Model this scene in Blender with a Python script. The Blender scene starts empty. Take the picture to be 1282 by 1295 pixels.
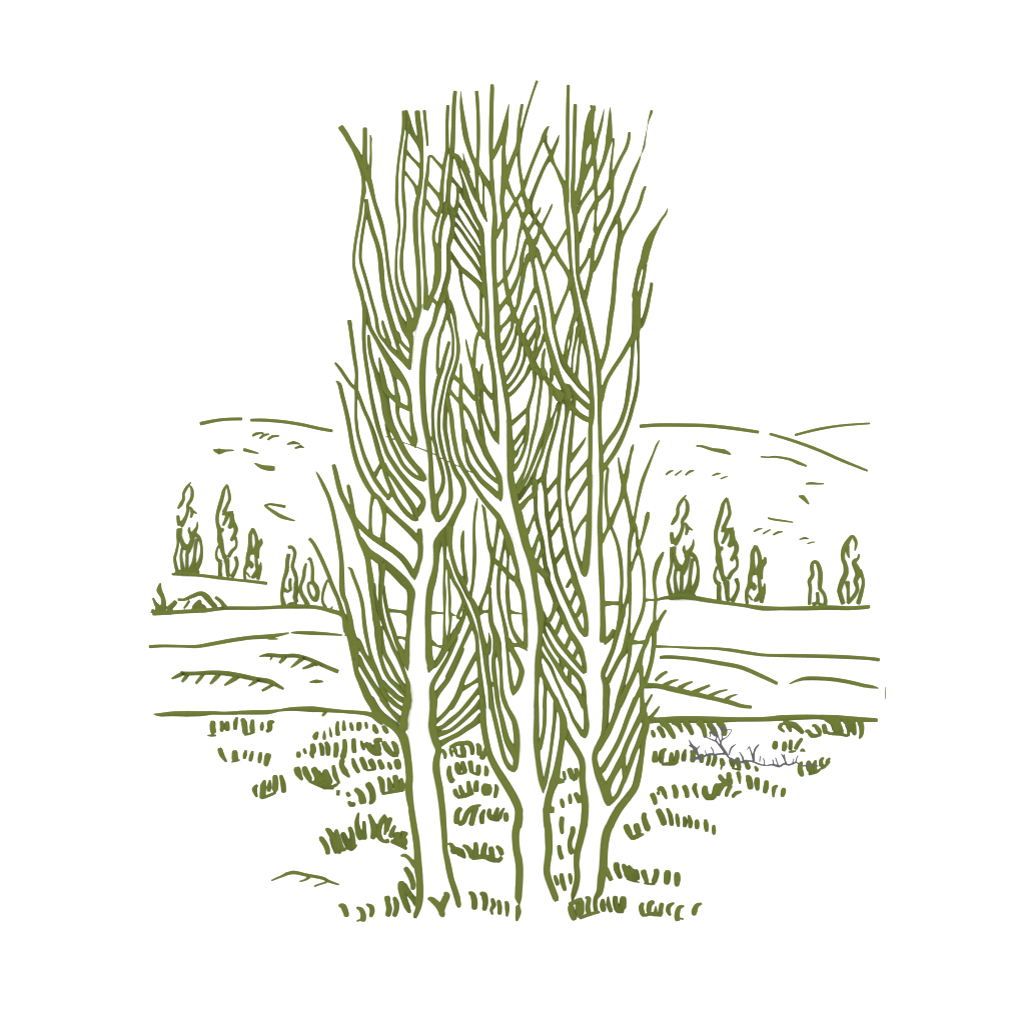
EXPO = 1.0
OLV = (.0895, .111, .0215)
GRY = (.080, .081, .089)
import bpy, math
from mathutils import Vector
C = bpy.context.scene.collection
# ------------------------------------------------------------------ camera
W, H = 1282.0, 1295.0
F = 1900.0                       # focal length in photo pixels
YH = 690.0                       # horizon row (eye level)
EYE = 9.3                        # eye height above the meadow, metres
cam = bpy.data.objects.new('camera', bpy.data.cameras.new('camera')); C.objects.link(cam)
cam.location = (0, 0, EYE); cam.rotation_euler = (math.radians(90), 0, 0)
cam.data.sensor_fit = 'HORIZONTAL'; cam.data.sensor_width = 36; cam.data.lens = 36*F/W
cam.data.shift_y = (YH-H/2)/W
cam.data.clip_end = 6000; bpy.context.scene.camera = cam
bpy.context.scene.render.resolution_x = 1013; bpy.context.scene.render.resolution_y = 1024
def P(px, py, d):                # place seen at photo column/row, d metres away
    return Vector(((px-W/2)*d/F, d, EYE-(py-YH)*d/F))
# ------------------------------------------------------------------ light: flat white overcast
w = bpy.data.worlds.new('World'); bpy.context.scene.world = w; w.use_nodes = True
bg = w.node_tree.nodes['Background']; bg.inputs[0].default_value = (1, 1, 1, 1); bg.inputs[1].default_value = 1.0
vs = bpy.context.scene.view_settings
vs.view_transform = 'Standard'; vs.look = 'None'; vs.gamma = 1; vs.exposure = EXPO
bpy.context.scene.cycles.max_bounces = 12; bpy.context.scene.cycles.diffuse_bounces = 10
# ------------------------------------------------------------------ materials
def mat(name, col, var=0.03, scale=3.0):
    m = bpy.data.materials.new(name); m.use_nodes = True
    nt = m.node_tree; b = nt.nodes['Principled BSDF']
    b.inputs['Roughness'].default_value = 1; b.inputs['Specular IOR Level'].default_value = 0
    tc = nt.nodes.new('ShaderNodeTexCoord'); n = nt.nodes.new('ShaderNodeTexNoise')
    n.inputs['Scale'].default_value = scale
    r = nt.nodes.new('ShaderNodeMix'); r.data_type = 'RGBA'
    r.inputs[6].default_value = [c*(1-var) for c in col]+[1]; r.inputs[7].default_value = [c*(1+var) for c in col]+[1]
    nt.links.new(tc.outputs['Object'], n.inputs['Vector']); nt.links.new(n.outputs['Fac'], r.inputs[0])
    nt.links.new(r.outputs[2], b.inputs['Base Color']); return m
OLIVE = mat('olive_bark', OLV)
OLIVE_G = mat('olive_grass', OLV)
OLIVE_F = mat('olive_foliage', OLV, scale=.5)
WHITE = mat('white_bark', (.97, .97, .97), .005)
SNOW = mat('white_ground', (.92, .92, .92), .005, .2)
GREY = mat('grey_violet_bark', GRY)
# ------------------------------------------------------------------ terrain, as the distance of what each photo column/row shows
SL = [(770, None), (735, 275.), (690, 350.), (620, 450.), (540, 600.), (520, 650.)]
SL[0] = (770, F*EYE/(770-YH))
def interp(t, x):
    if x <= t[0][0]: return t[0][1]
    for (a, b), (c, d) in zip(t, t[1:]):
        if x <= c: return b+(d-b)*(x-a)/(c-a)
    return t[-1][1]
SLr = sorted(SL)
def terr(py):
    return F*EYE/(py-YH) if py >= 770 else interp(SLr, py)
RIDGE = [(-2600, 640), (-800, 590), (0, 562), (150, 550), (253, 536), (307, 530), (360, 531), (420, 545), (520, 566), (640, 572),
         (740, 556), (809, 538), (860, 537), (960, 546), (1020, 561), (1100, 596), (1300, 640), (3900, 680)]
def mesh_obj(name, vs_, fs, m, parent=None, smooth=True):
    me = bpy.data.meshes.new(name); me.from_pydata([tuple(v) for v in vs_], [], fs); me.update()
    if smooth: me.polygons.foreach_set('use_smooth', [len(p.vertices) == 4 for p in me.polygons])
    o = bpy.data.objects.new(name, me); me.materials.append(m); C.objects.link(o)
    if parent: o.parent = parent
    return o
def tag(o, label=None, cat=None, group=None, kind=None):
    if label: o['label'] = label
    if cat: o['category'] = cat
    if group: o['group'] = group
    if kind: o['kind'] = kind
    return o
def grid(name, rows, m):
    n = len(rows[0]); v = [p for r in rows for p in r]
    f = [(i*n+j, i*n+j+1, (i+1)*n+j+1, (i+1)*n+j) for i in range(len(rows)-1) for j in range(n-1)]
    return mesh_obj(name, v, f, m)
cols = [-2600+i*50 for i in range(131)]
rows = [[Vector(((c-W/2)*1.0*6/100, -60, 0)) for c in cols], [P(c, YH, 5)*1 for c in cols]]
rows[1] = [Vector((p.x*6, 5, 0)) for p in rows[1]]
for y in (1600, 1160, 1000, 905, 850, 800, 770):
    rows.append([Vector((P(c, y, terr(y)).x*(6 if y > 1500 else 1), terr(y), 0)) for c in cols])
rows[0] = [Vector((v.x, -60, 0)) for v in rows[1]]
ground = grid('ground', rows, SNOW); tag(ground, 'white open meadow and fields', None, None, 'structure')
rows = []
for k in range(91):
    t = k/90
    rows.append([P(c, 770+(interp(RIDGE, c)-770)*t, terr(770+(interp(RIDGE, c)-770)*t)) for c in cols])
rows.append([P(c, interp(RIDGE, c)+30, 900) for c in cols]); rows.append([P(c, 800, 1300) for c in cols])
hill = grid('hill', rows, SNOW); tag(hill, 'white hillside behind the fields', None, None, 'structure')
FAR = [(-2600, 640), (700, 620), (1005, 550), (1050, 541), (1100, 535), (1300, 530), (3900, 600)]
rows = [[P(c, 800, 1000) for c in cols], [P(c, interp(FAR, c), 1500) for c in cols], [P(c, 900, 2200) for c in cols]]
tag(grid('far_hill', rows, SNOW), 'pale distant hill on the right skyline', None, None, 'structure')
# ------------------------------------------------------------------ traced limbs -> tapered round geometry
def parse(s):
    out = []; x0 = y0 = 0; S = 160; key = None
    for ln in s.strip().splitlines():
        ln = ln.split('#')[0].strip()
        if not ln: continue
        if ln[0] == 'T':
            a = ln.split(); x0, y0 = float(a[1]), float(a[2]); S = float(a[3]) if len(a) > 3 else 160.; continue
        if ln[0] in 'KL': key = ln.split()[1]; continue
        k = S/1282.
        pts = []
        for t in ln.split():
            a, b, c = t.split(','); pts.append((x0+float(a)*k, y0+float(b)*k, float(c)*k))
        out.append((key, pts))
    return out
def smooth(pts, step=3.0):
    if len(pts) == 2:
        n = max(2, int(math.dist(pts[0][:2], pts[1][:2])/6)+1)
        return [tuple(pts[0][i]+(pts[1][i]-pts[0][i])*j/n for i in range(3)) for j in range(n+1)]
    q = [pts[0]]+pts+[pts[-1]]; out = []
    for i in range(len(pts)-1):
        p0, p1, p2, p3 = q[i:i+4]; n = max(1, min(8, int(math.dist(p1[:2], p2[:2])/step)))
        for j in range(n):
            t = j/n; t2 = t*t; t3 = t2*t
            out.append(tuple(.5*(2*p1[m]+(p2[m]-p0[m])*t+(2*p0[m]-5*p1[m]+4*p2[m]-p3[m])*t2+(3*p1[m]-p0[m]-3*p2[m]+p3[m])*t3) for m in range(2))
                       + (p1[2]+(p2[2]-p1[2])*t,))
    out.append(pts[-1]); return out
NS = 10; WIDEN = 1.1
def tube(V, Fc, pts, depth, flat=.3, step=3.0, end=(.84, .14)):
    """pts in photo columns/rows/widths; depth(x, y) in metres"""
    s = smooth(pts, step)
    L = [0]
    for a, b in zip(s, s[1:]): L.append(L[-1]+math.dist(a[:2], b[:2]))
    tot = L[-1]
    rings = []
    for i, p in enumerate(s):
        a = s[max(0, i-1)]; b = s[min(len(s)-1, i+1)]
        tx, ty = b[0]-a[0], b[1]-a[1]; l = math.hypot(tx, ty) or 1; tx /= l; ty /= l
        wd = max(p[2]+WIDEN, .5)
        r = wd/2
        e = min(L[i], tot-L[i])
        if wd > 2.2 and e < end[1]*wd and tot > wd*.8: r *= end[0]+(1-end[0])*e/(end[1]*wd)
        d = depth(p[0], p[1]); k = d/F
        c = P(p[0], p[1], d); nrm = Vector((-ty, 0, -tx))   # across the stroke
        ring = []
        for j in range(NS):
            an = 2*math.pi*j/NS
            ring.append(c+nrm*(r*k*math.cos(an))+Vector((0, 1, 0))*(r*k*flat*math.sin(an)))
        rings.append(ring)
    o = len(V)
    for rg in rings: V.extend(rg)
    n = len(rings)
    for i in range(n-1):
        for j in range(NS):
            a = o+i*NS+j; b = o+i*NS+(j+1) % NS
            Fc.append((a, b, b+NS, a+NS))
    Fc.append(tuple(o+j for j in range(NS))[::-1]); Fc.append(tuple(o+(n-1)*NS+j for j in range(NS)))
def join_ends(strokes):
    """run each stroke that stops just short of another into that one, flaring at the fork"""
    dense = [smooth(s) for s in strokes]; cell = {}
    for i, s in enumerate(dense):
        for q in s: cell.setdefault((int(q[0]//12), int(q[1]//12)), []).append((i, q))
    out = []
    for i, s in enumerate(strokes):
        s = list(s)
        for end in (0, -1):
            p = s[end]; nb = s[1] if end == 0 else s[-2]
            l = math.dist(p[:2], nb[:2]) or 1; dx, dy = (p[0]-nb[0])/l, (p[1]-nb[1])/l
            best = None; cx, cy = int(p[0]//12), int(p[1]//12)
            for a in (-1, 0, 1):
                for b in (-1, 0, 1):
                    for j, q in cell.get((cx+a, cy+b), ()):
                        if j == i: continue
                        dd = math.dist(p[:2], q[:2])
                        if dd > q[2]/2+3.2 or dd > 9: continue
                        if dd > 1 and (dx*(q[0]-p[0])+dy*(q[1]-p[1]))/dd < .7: continue
                        if best is None or dd < best[0]: best = (dd, q)
            if best and p[2] > 1.5:
                q = best[1]; w_ = min(p[2]*1.35, max(q[2], p[2]))
                s2 = (p[0], p[1], min(p[2]*1.25, w_)); new = (q[0], q[1], w_)
                if end == 0: s = ([new] if best[0] > 1.2 else [])+[s2]+s[1:]
                else: s = s[:-1]+[s2]+([new] if best[0] > 1.2 else [])
        out.append(s)
    return out
def limb(name, pts, depth, m, parent, flat=.3, step=3.0, base=None, end=(.84, .14)):
    V, Fc = [], []
    for p in (pts if isinstance(pts[0], list) else [pts]): tube(V, Fc, p, depth, flat, step, end)
    if base is not None: V = [v-base for v in V]
    return mesh_obj(name, V, Fc, m, parent)
def empty(name, loc):
    o = bpy.data.objects.new(name, None); C.objects.link(o); o.location = loc; return o
def body(name, tab, d, m, parent, base, deep=.8, back=1.0):
    """rounded solid from rows (y, xl, xr) at distance d, set back so its rim lies behind the outlines"""
    V, Fc = [], []; n = 12
    for y, a, b in tab:
        dd = d(y) if callable(d) else d; k = dd/F; hw = max(1, (b-a)/2-.6); c = P((a+b)/2, y, dd)+Vector((0, hw*k*deep*back+.03, 0))
        for j in range(n):
            an = 2*math.pi*j/n
            V.append(c+Vector((hw*k*math.cos(an), hw*k*deep*math.sin(an), 0))-base)
    for i in range(len(tab)-1):
        for j in range(n):
            a = i*n+j; b = i*n+(j+1) % n; Fc.append((a, b, b+n, a+n))
    Fc.append(tuple(range(n))); Fc.append(tuple((len(tab)-1)*n+j for j in range(n))[::-1])
    return mesh_obj(name, V, Fc, m, parent)
TREES = """
T 400 95
240,513,60 300,600,58 350,690,52 380,760,34 415,850,32 440,920,32 470,1020,36 480,1110,42 480,1180,50 462,1281,36
320,640,50 370,715,50 420,790,52 460,880,56 505,980,66 545,1100,54 590,1281,40
492,525,44 492,700,46 490,830,50 500,950,50
546,600,14 553,640,24 551,700,20 552,800,22 548,900,28 540,960,34 530,1050,44
880,353,30 884,470,34 878,560,32 858,700,32 838,830,28 820,1000,28 817,1120,34 815,1281,38
898,353,50 925,450,60 955,550,60 1000,640,46 1040,700,46 1065,780,40
915,480,60 922,560,34 916,620,24 905,700,34 898,800,40 887,900,30 882,1000,34 878,1120,30 882,1200,34 887,1281,40
1022,353,54 1030,450,56 1045,560,56 1052,640,60 1064,740,44 1068,850,38 1065,950,42 1060,1050,42 1045,1150,48 1035,1220,46 1020,1281,48
905,760,30 960,830,28 1010,880,32 1055,930,38
890,970,24 950,1050,26 1000,1120,34 1025,1190,40
1093,348,34 1105,480,32 1120,620,28 1127,718,24
1140,812,24 1133,900,30 1125,1000,36 1112,1080,40 1102,1180,34 1095,1281,40
1138,812,24 1170,820,28 1210,865,28 1270,930,34
1115,1070,36 1180,1150,34 1240,1220,40 1270,1281,50
T 560 95
50,297,34 42,480,34 42,600,36 42,750,36 25,850,36 10,930,40 4,1000,34 -8,1100,38 -12,1180,44 -15,1281,42
125,153,40 112,300,42 106,500,44 98,700,50 90,780,56 85,850,44 72,1000,46 62,1080,52 57,1160,46 50,1281,52
180,153,3 187,300,34 205,450,50 225,580,58 245,670,54 285,800,42 310,860,46 335,920,46 343,980,44 345,1080,36 345,1130,32 350,1200,34 362,1281,36
341,153,38 352,300,36 358,450,36 360,600,36 358,750,34 350,860,34 352,920,38 380,980,42 425,1050,48 480,1130,48
497,88,44 499,130,42 493,300,44 490,500,48 487,650,44 487,780,42 490,880,36 493,1000,38 500,1100,46 505,1200,46 513,1281,46
670,283,3 650,400,34 636,490,60 612,600,74 565,700,54 525,790,46 495,850,36
625,560,60 625,640,40 618,720,36 615,800,44 620,900,54 625,980,68 625,1040,76 612,1140,54 598,1281,46
803,287,32 785,400,34 770,500,34 765,600,34 768,660,48 755,730,50 720,810,46 690,890,50 660,970,56 640,1040,60
955,50,30 930,120,24 890,240,24 850,370,26 815,500,26 795,580,28 782,650,34 770,700,36 766,760,32 768,850,32 778,950,32 790,1030,36 803,1100,42 812,1170,40 820,1220,44 838,1281,50
1075,510,14 1045,555,36 1022,620,52 1000,670,36 960,760,34 915,870,34 880,960,34 845,1060,40 820,1130,44 795,1190,40 760,1240,36 735,1281,40
1035,620,40 1040,680,32 1065,740,36 1092,800,46 1105,860,44 1135,920,28 1165,980,36 1200,1060,46 1228,1110,56 1242,1180,58 1250,1281,50
1177,597,3 1160,660,30 1130,730,36 1105,790,45 1078,840,48 1030,920,36 968,1060,38 925,1170,40 893,1281,38
1270,92,34 1265,300,36 1262,500,36 1262,700,36 1259,900,40 1258,1000,42 1260,1100,34 1262,1281,28
105,800,30 145,820,44 190,900,50 240,1000,56 272,1080,58 300,1160,52 335,1240,46 358,1281,46
205,780,4 215,850,20 235,920,36 250,980,50
125,830,22 155,920,22 180,1000,24 205,1080,30 225,1170,50 250,1281,70
80,1040,36 130,1095,34 165,1140,36 195,1190,44 225,1240,60
150,1150,30 150,1200,28 145,1281,34
395,1020,34 410,1100,24 410,1281,24
440,1090,50 475,1150,40 505,1230,40
630,1060,60 670,1150,44 710,1230,34 745,1285,36
T 720 95
58,287,38 53,480,40 48,650,36 45,800,38 42,950,38 36,1080,44 30,1150,42 38,1200,56 50,1281,75
212,300,26 238,335,46 220,400,68 202,500,88 192,600,100 175,680,80 150,760,50 143,850,46 140,930,62 128,1050,62 104,1150,62 70,1281,60
258,303,26 245,340,40
240,580,20 238,680,36 242,760,44 240,820,50
350,335,3 335,430,24 310,540,34 280,650,34 262,740,44 242,820,54 215,890,50 180,950,50 140,1040,50
245,820,50 257,900,42 264,1000,36 258,1070,44 235,1130,38 190,1190,34 130,1281,34
262,1050,40 264,1130,34 268,1200,36 275,1281,50
412,320,4 410,400,30 408,500,48 402,620,68 393,690,60 375,760,46 345,870,40 310,960,36 285,1020,38 262,1090,44
445,634,24 447,680,22 438,760,20 428,850,26 418,950,32 420,1050,48 400,1110,50 375,1160,46 330,1220,44 285,1275,50
430,1060,40 432,1200,36 420,1281,50
608,570,30 597,660,34 572,740,36 530,820,34 490,900,36 455,980,40 435,1040,44
835,350,34 820,400,26 800,460,14 788,520,4 780,570,8 765,660,16 755,720,22 740,765,14 725,800,4 705,860,22 675,930,34 645,1000,36 610,1100,38 570,1200,40 545,1281,42
772,1120,26 745,1180,34 717,1281,38
T 400 255
462,0,36 445,130,34 420,270,34 398,400,32 385,500,32 378,590,32 382,660,34 400,740,38 430,840,46 455,920,46 475,1020,40 484,1080,42 486,1180,42 482,1281,40
475,1000,40 495,1080,50 520,1180,50 547,1281,42
510,-10,36 505,50,34 498,130,32 478,250,32 460,370,32 448,480,32 447,580,32 465,660,34 495,760,34 520,850,34 545,950,34 575,1060,34 605,1170,36 620,1281,40
508,-30,36 512,40,44 536,170,46 572,300,46 608,400,46 630,480,48 646,560,52 659,700,56 667,800,52 673,850,48 687,950,54 710,1050,58 738,1150,54 774,1281,60
588,0,38 625,110,44 665,240,44 687,350,38 706,480,34 720,600,34 740,750,34 771,900,36 808,1050,42 838,1150,44 885,1281,56
815,0,36 830,130,34 840,230,28 835,330,28 820,430,26 810,540,26 808,680,28 812,780,34 832,880,38 872,1000,42 915,1100,48 945,1200,62 952,1281,72
887,0,38 897,100,32 898,200,32 890,300,34 878,420,34 865,520,34 862,640,38 870,720,38 890,820,36 920,910,34 955,1000,36 988,1080,46 1010,1150,50 990,1220,50 970,1270,60
1020,0,46 1005,100,52 1003,200,54 1005,300,54 1012,430,50 1025,560,48 1032,660,46 1036,780,44 1040,900,46 1042,1020,48 1038,1100,46 1015,1180,50 975,1281,50
1095,0,40 1080,100,36 1073,200,32 1073,300,32 1082,430,36 1088,560,36 1097,700,32 1106,800,38 1110,900,46 1108,1000,48 1108,1095,44
1120,1080,50 1145,1030,46 1165,960,52 1200,880,56 1222,780,76 1232,700,70 1232,600,72 1228,500,76 1200,430,46 1190,400,36 1187,340,32 1200,270,34 1220,200,34 1235,150,36 1248,90,44 1265,30,34 1266,-10,34
1120,0,36 1160,70,34 1210,125,40
1243,470,40 1250,410,36 1255,350,36 1265,270,36 1282,190,42 1310,110,60
1180,990,34 1215,1030,26
1290,940,70 1265,1000,60 1235,1060,60 1212,1140,50 1192,1220,46 1168,1281,46
333,1195,50 338,1230,46 346,1281,42
668,1200,26 676,1240,32 686,1281,38
T 560 255
50,0,52 55,60,80 90,110,70 98,220,46 90,310,50 72,390,54 57,450,46 58,530,46 58,620,44 60,690,50 45,780,56 20,870,60 20,930,80 40,1000,66 75,1070,60
20,40,50 15,110,46
148,-10,34 138,50,44 120,100,50
60,1020,50 100,1110,44 122,1200,36 130,1281,30
50,1040,40 55,1140,40 70,1220,36 88,1281,30
50,1090,36 35,1150,36 15,1210,34 -2,1281,34
250,-10,62 290,80,50 330,170,46 380,260,46 397,330,50
160,20,26 205,85,28 250,150,32 295,225,36 340,300,36 380,370,44 400,440,44
130,120,40 180,190,26 230,265,24 290,350,24 350,440,26 395,510,40
125,220,30 190,300,34 250,390,34 320,490,38 370,580,44 405,680,40
100,310,50 165,420,38 230,510,36 300,600,38 360,690,40 405,780,44
70,520,50 120,590,46 175,670,46 230,715,50 300,775,50 370,840,60 405,900,64
390,320,50 400,400,42 405,500,46 410,600,46 418,700,40 420,800,50 425,900,60 440,1000,38 447,1120,42 449,1281,46
400,880,60 388,950,34 387,1050,30 385,1150,32 385,1230,36 380,1281,46
175,670,34 183,780,32 207,900,34 240,1010,34 280,1110,34 320,1200,40 360,1281,44
358,-10,36 392,80,42 425,150,36 448,208,12
410,-20,22 414,60,26 432,150,26
513,-10,46 525,100,42 526,200,54 520,300,58 515,400,56 516,600,52 522,760,48 530,880,50 537,1000,56 545,1100,64 548,1200,60 550,1281,64
598,-10,46 610,90,46 622,160,60 632,250,44 632,350,44 622,480,38 620,580,38 623,680,34 630,750,46 642,850,46 662,940,50 687,1040,40 710,1110,56 732,1180,46 765,1240,50 768,1281,50
615,200,36 578,280,36 535,350,44
745,-10,44 690,75,38 645,150,44
740,10,44 775,80,32 802,150,36
625,760,34 585,820,30 550,850,34
640,990,50 600,1050,44 550,1110,56
655,1010,50 690,1060,40
700,1150,44 650,1215,38 600,1265,36 560,1281,30
715,1160,40 705,1230,36 700,1281,34
845,-20,56 858,30,66 862,80,60 825,140,50 808,190,42 798,240,36 778,310,32 762,380,26 755,440,26 735,540,32 700,630,32 665,710,40 640,770,44
880,0,56 885,80,50 918,150,44 950,205,46 985,250,50 1000,280,46 1035,340,46 1080,415,44 1130,495,52 1175,580,46 1230,660,44 1280,750,50 1310,830,60
930,190,50 900,240,36 865,290,36
800,200,40 830,260,46 855,320,50 880,390,64 905,460,76 915,530,100 900,580,60
985,280,40 965,340,34 930,410,50
845,390,30 812,500,36 797,580,46 787,670,36 762,760,34 725,850,46 690,920,46 665,970,40
870,560,60 848,610,46 825,680,42 812,760,44 797,830,46 785,900,46 772,980,44 755,1060,36 725,1110,40
915,560,50 910,620,40 927,700,36 938,800,46 952,880,54 970,930,42 985,990,42 1000,1060,44 1015,1130,44 1027,1200,44 1030,1281,44
930,890,36 880,990,36 840,1070,36 800,1170,40 778,1240,40
950,500,46 985,600,40 1020,700,36 1045,800,36 1070,920,36 1095,1060,40 1115,1180,44 1122,1281,40
1125,500,46 1085,570,36 1050,630,36 1022,690,40
1135,495,40 1155,460,34 1190,400,32 1235,320,34 1255,290,30
990,52,14 972,100,30 940,150,30
1108,16,12 1095,55,24 1065,120,24 1035,180,28 1005,240,30
1245,0,46 1255,100,44 1268,230,42 1276,350,42 1285,500,38 1295,620,34 1305,740,40 1320,820,60
1290,810,40 1265,890,34 1228,980,34 1190,1070,36 1145,1180,40 1125,1250,40
933,1045,34 942,1110,36 955,1165,40 958,1220,36 955,1281,44
945,1175,34 900,1230,38 860,1281,40
T 720 255
15,800,60 40,900,66 62,1000,66 78,1100,68 100,1190,60 118,1281,66
75,1120,60 50,1180,50 25,1250,42 15,1281,42
42,-10,66 45,60,60 58,150,50 66,250,48 72,330,48 76,400,54 77,500,46 80,650,42 88,760,38 112,860,42 140,960,54 163,1050,46 190,1150,44 218,1281,46
130,-5,34 100,50,36 75,100,40
268,-10,50 238,50,40 195,120,38 160,210,36 120,320,44 92,400,44
275,-10,40 270,60,32 263,120,26 263,200,28 260,280,36
418,-10,46 395,90,44 350,180,42 305,270,46 270,350,52 245,430,46 232,500,46 230,580,42 228,650,46 215,740,44 195,820,44 172,920,46 155,980,40
215,470,44 185,560,34 150,630,36 110,690,38 85,740,40
545,-5,42 515,70,42 475,165,56 435,245,44 395,320,38 350,430,40 320,520,44 280,610,46 240,690,46
485,150,40 505,220,44 510,300,46 508,370,52 495,450,54 476,600,50 460,750,46 450,900,48 436,1050,50 420,1150,50 403,1281,52
717,-5,36 680,90,36 620,190,34 570,280,36 530,350,44 505,430,40
998,55,3 975,120,24 930,180,26 890,250,36 835,340,64 793,440,84 770,520,82 752,600,80 715,660,50 700,720,46 682,790,44 668,870,44 662,950,50
760,640,44 762,700,34 748,780,36 728,880,36 712,960,36
700,940,60 680,1010,90 678,1100,88 677,1200,88 676,1281,94
832,815,34 825,880,36 805,980,38 785,1080,42 755,1180,46 720,1250,50
T 400 415
346,0,40 366,150,42 383,280,42 402,400,38 408,480,34 405,560,38 406,640,40 402,720,28 400,850,28 405,950,34 420,1070,34 450,1180,34 480,1281,38
410,610,36 440,710,38 485,830,38 530,930,38 575,1050,46 610,1170,50 640,1281,52
186,346,22 240,410,34 300,500,36 350,570,34 400,640,36
196,532,8 235,570,42 262,680,44 297,820,44 325,950,46 344,1060,44 364,1180,46 388,1281,48
482,0,42 481,100,40 488,230,38 504,350,40 524,480,40 541,600,40 558,700,40 578,800,44 600,900,46 625,1000,46 657,1100,42 692,1200,42 722,1281,42
528,62,26 535,150,38 548,250,42 572,350,42 600,430,46 625,510,60 660,600,80 690,700,88 712,850,90 735,940,86 760,1000,76 795,1060,64 840,1150,60 912,1281,60
636,292,14 646,350,30 660,430,44 680,520,50 700,600,40
715,960,36 714,1010,32 730,1070,34 760,1150,38 795,1220,40 823,1281,42
547,-5,40 615,120,42 690,250,60 765,370,76 812,450,96 868,510,64 912,590,54 935,660,46 945,720,40 948,780,46 960,850,30 967,950,40 985,1060,52 1000,1130,48 1002,1190,28 1000,1218,8
775,410,60 785,480,46 800,560,38 812,640,40 825,720,60 822,850,38 848,950,36 895,1040,38 940,1110,46 985,1180,46
700,620,70 750,680,44 800,720,56 850,775,48 910,805,46 955,830,40
620,0,38 650,80,34 700,140,38 760,210,50 820,265,54 880,320,56 925,380,46 950,422,20
690,0,36 715,80,40 740,160,40
778,-5,60 800,80,50 815,150,38 840,220,40 880,290,40 930,350,44
820,60,50 850,130,36 895,185,34 950,235,40
915,-10,120 937,60,86 955,120,56 960,200,32 952,300,34 945,380,40 950,425,20
1168,0,46 1122,100,54 1100,200,56 1088,300,58 1079,400,62 1076,550,64 1081,700,58 1090,850,56 1100,950,58 1117,1050,54 1138,1150,54 1152,1281,46
1282,-30,34 1262,30,34 1245,100,32 1234,200,32 1229,300,32 1226,400,32 1236,450,32
1275,400,44 1240,500,48 1212,610,44 1192,740,36 1178,850,32 1180,950,32 1185,1050,36 1192,1130,40 1210,1200,38 1225,1281,38
1150,1120,30 1185,1110,30
1260,750,34 1245,850,34 1239,950,34 1243,1060,36 1262,1180,40 1284,1281,44
T 560 415
130,-5,28 145,80,32 155,170,38 155,230,40 148,300,38 128,380,38 110,440,40 90,500,44 72,560,40 55,640,44 42,720,46 30,800,46 22,900,44 20,1000,46 27,1060,44 43,1150,44 66,1281,36
88,0,28 103,100,28 102,200,28 97,280,30 84,330,34 62,410,34 32,500,32 12,590,30 -5,670,30 -22,760,34
66,130,34 40,220,36 12,320,40 -8,410,46
0,-10,32 -8,20,30
45,690,40 68,800,40 86,900,46 95,1000,46 108,1100,46 125,1190,46 143,1281,44
181,352,20 182,400,30 184,480,34 186,560,44 180,650,38 180,720,46 185,800,44 192,900,40 205,1000,46 212,1080,50 213,1150,38 228,1220,34 240,1281,36
225,1040,50 250,1120,40 285,1210,44 315,1281,42
105,480,44 150,525,44 185,560,40
70,635,36 120,695,34 175,755,46
190,550,50 250,630,40 320,715,44
195,770,46 245,830,40 290,910,42 325,1000,44 355,1090,50 390,1160,64 420,1220,66 440,1281,66
230,108,14 245,180,24 265,270,30 295,370,38 315,430,46 335,520,56 350,600,60 343,700,38 358,800,42 373,900,44 388,1000,46 400,1090,50 405,1180,60
375,20,30 345,90,36 328,180,36 318,280,36 312,380,40
365,-5,36 385,40,44 415,90,44
448,-10,46 447,80,52 460,180,56 486,300,46 504,400,44 518,500,46 527,650,54 530,750,56 536,800,54 546,900,46 551,1000,46 548,1080,50 557,1150,26 568,1185,5
402,355,16 392,400,28 385,470,34 388,540,46 390,620,44 391,700,40 400,800,40 430,900,36 465,990,38 510,1080,46 545,1140,36
360,520,70 362,590,76
330,420,36 355,500,44
385,560,60 440,635,40 500,700,50
548,-10,60 554,100,56 564,200,60 577,300,56 592,400,54 612,500,54 626,600,50 645,700,54 658,800,48 670,900,50 675,1000,50 679,1100,58 682,1281,64
600,-20,36 570,30,36
700,-10,34 655,100,38 600,195,50
755,-10,44 735,80,30 720,130,36 690,200,38 640,275,40 595,330,44
768,-10,50 785,60,50 795,110,56 778,200,36 755,310,38 710,410,38 660,490,40 625,530,40
870,-10,34 835,55,40 810,110,50
835,160,40 828,280,34 800,380,34 755,470,32 700,550,36 645,605,40
890,380,46 840,480,36 780,565,36 710,645,40 650,690,40
790,60,50 830,130,60 862,220,66 900,310,66 920,370,76 965,430,60 1030,490,54 1075,560,50 1120,620,60 1180,690,110
965,-10,56 965,60,44 945,130,30 935,220,40 915,290,40
960,-5,44 920,70,36 875,150,44
1035,-10,44 1050,80,46 1074,180,54 1108,300,64 1133,390,76 1165,470,64 1205,560,56 1240,620,80 1250,690,110
1103,420,36 1100,520,32
1030,70,36 1000,160,34 960,240,40 925,300,50
1035,200,16 1020,260,36 1012,330,36 1012,400,40 1035,470,60
1150,640,60 1200,690,110 1260,750,80
1092,610,44 1090,700,34 1085,780,34 1070,900,38 1055,980,50 1025,1080,50 990,1160,46 950,1281,42
1165,770,26 1140,840,24 1110,920,32 1085,1000,60 1050,1100,46 1033,1170,34 1014,1230,34 1000,1281,34
1190,740,44 1180,830,34 1168,900,34 1146,1000,34 1117,1100,38 1090,1200,38 1066,1281,36
1265,780,50 1250,900,36 1232,1000,36 1212,1130,36 1193,1281,44
928,430,44 928,530,34 910,640,34 885,730,36 862,810,40 860,880,40 860,950,40 855,1040,40 856,1090,30 840,1170,34 808,1281,34
855,820,40 770,900,40 690,970,44
845,1000,50 780,1085,40 730,1155,40 690,1200,40
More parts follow.
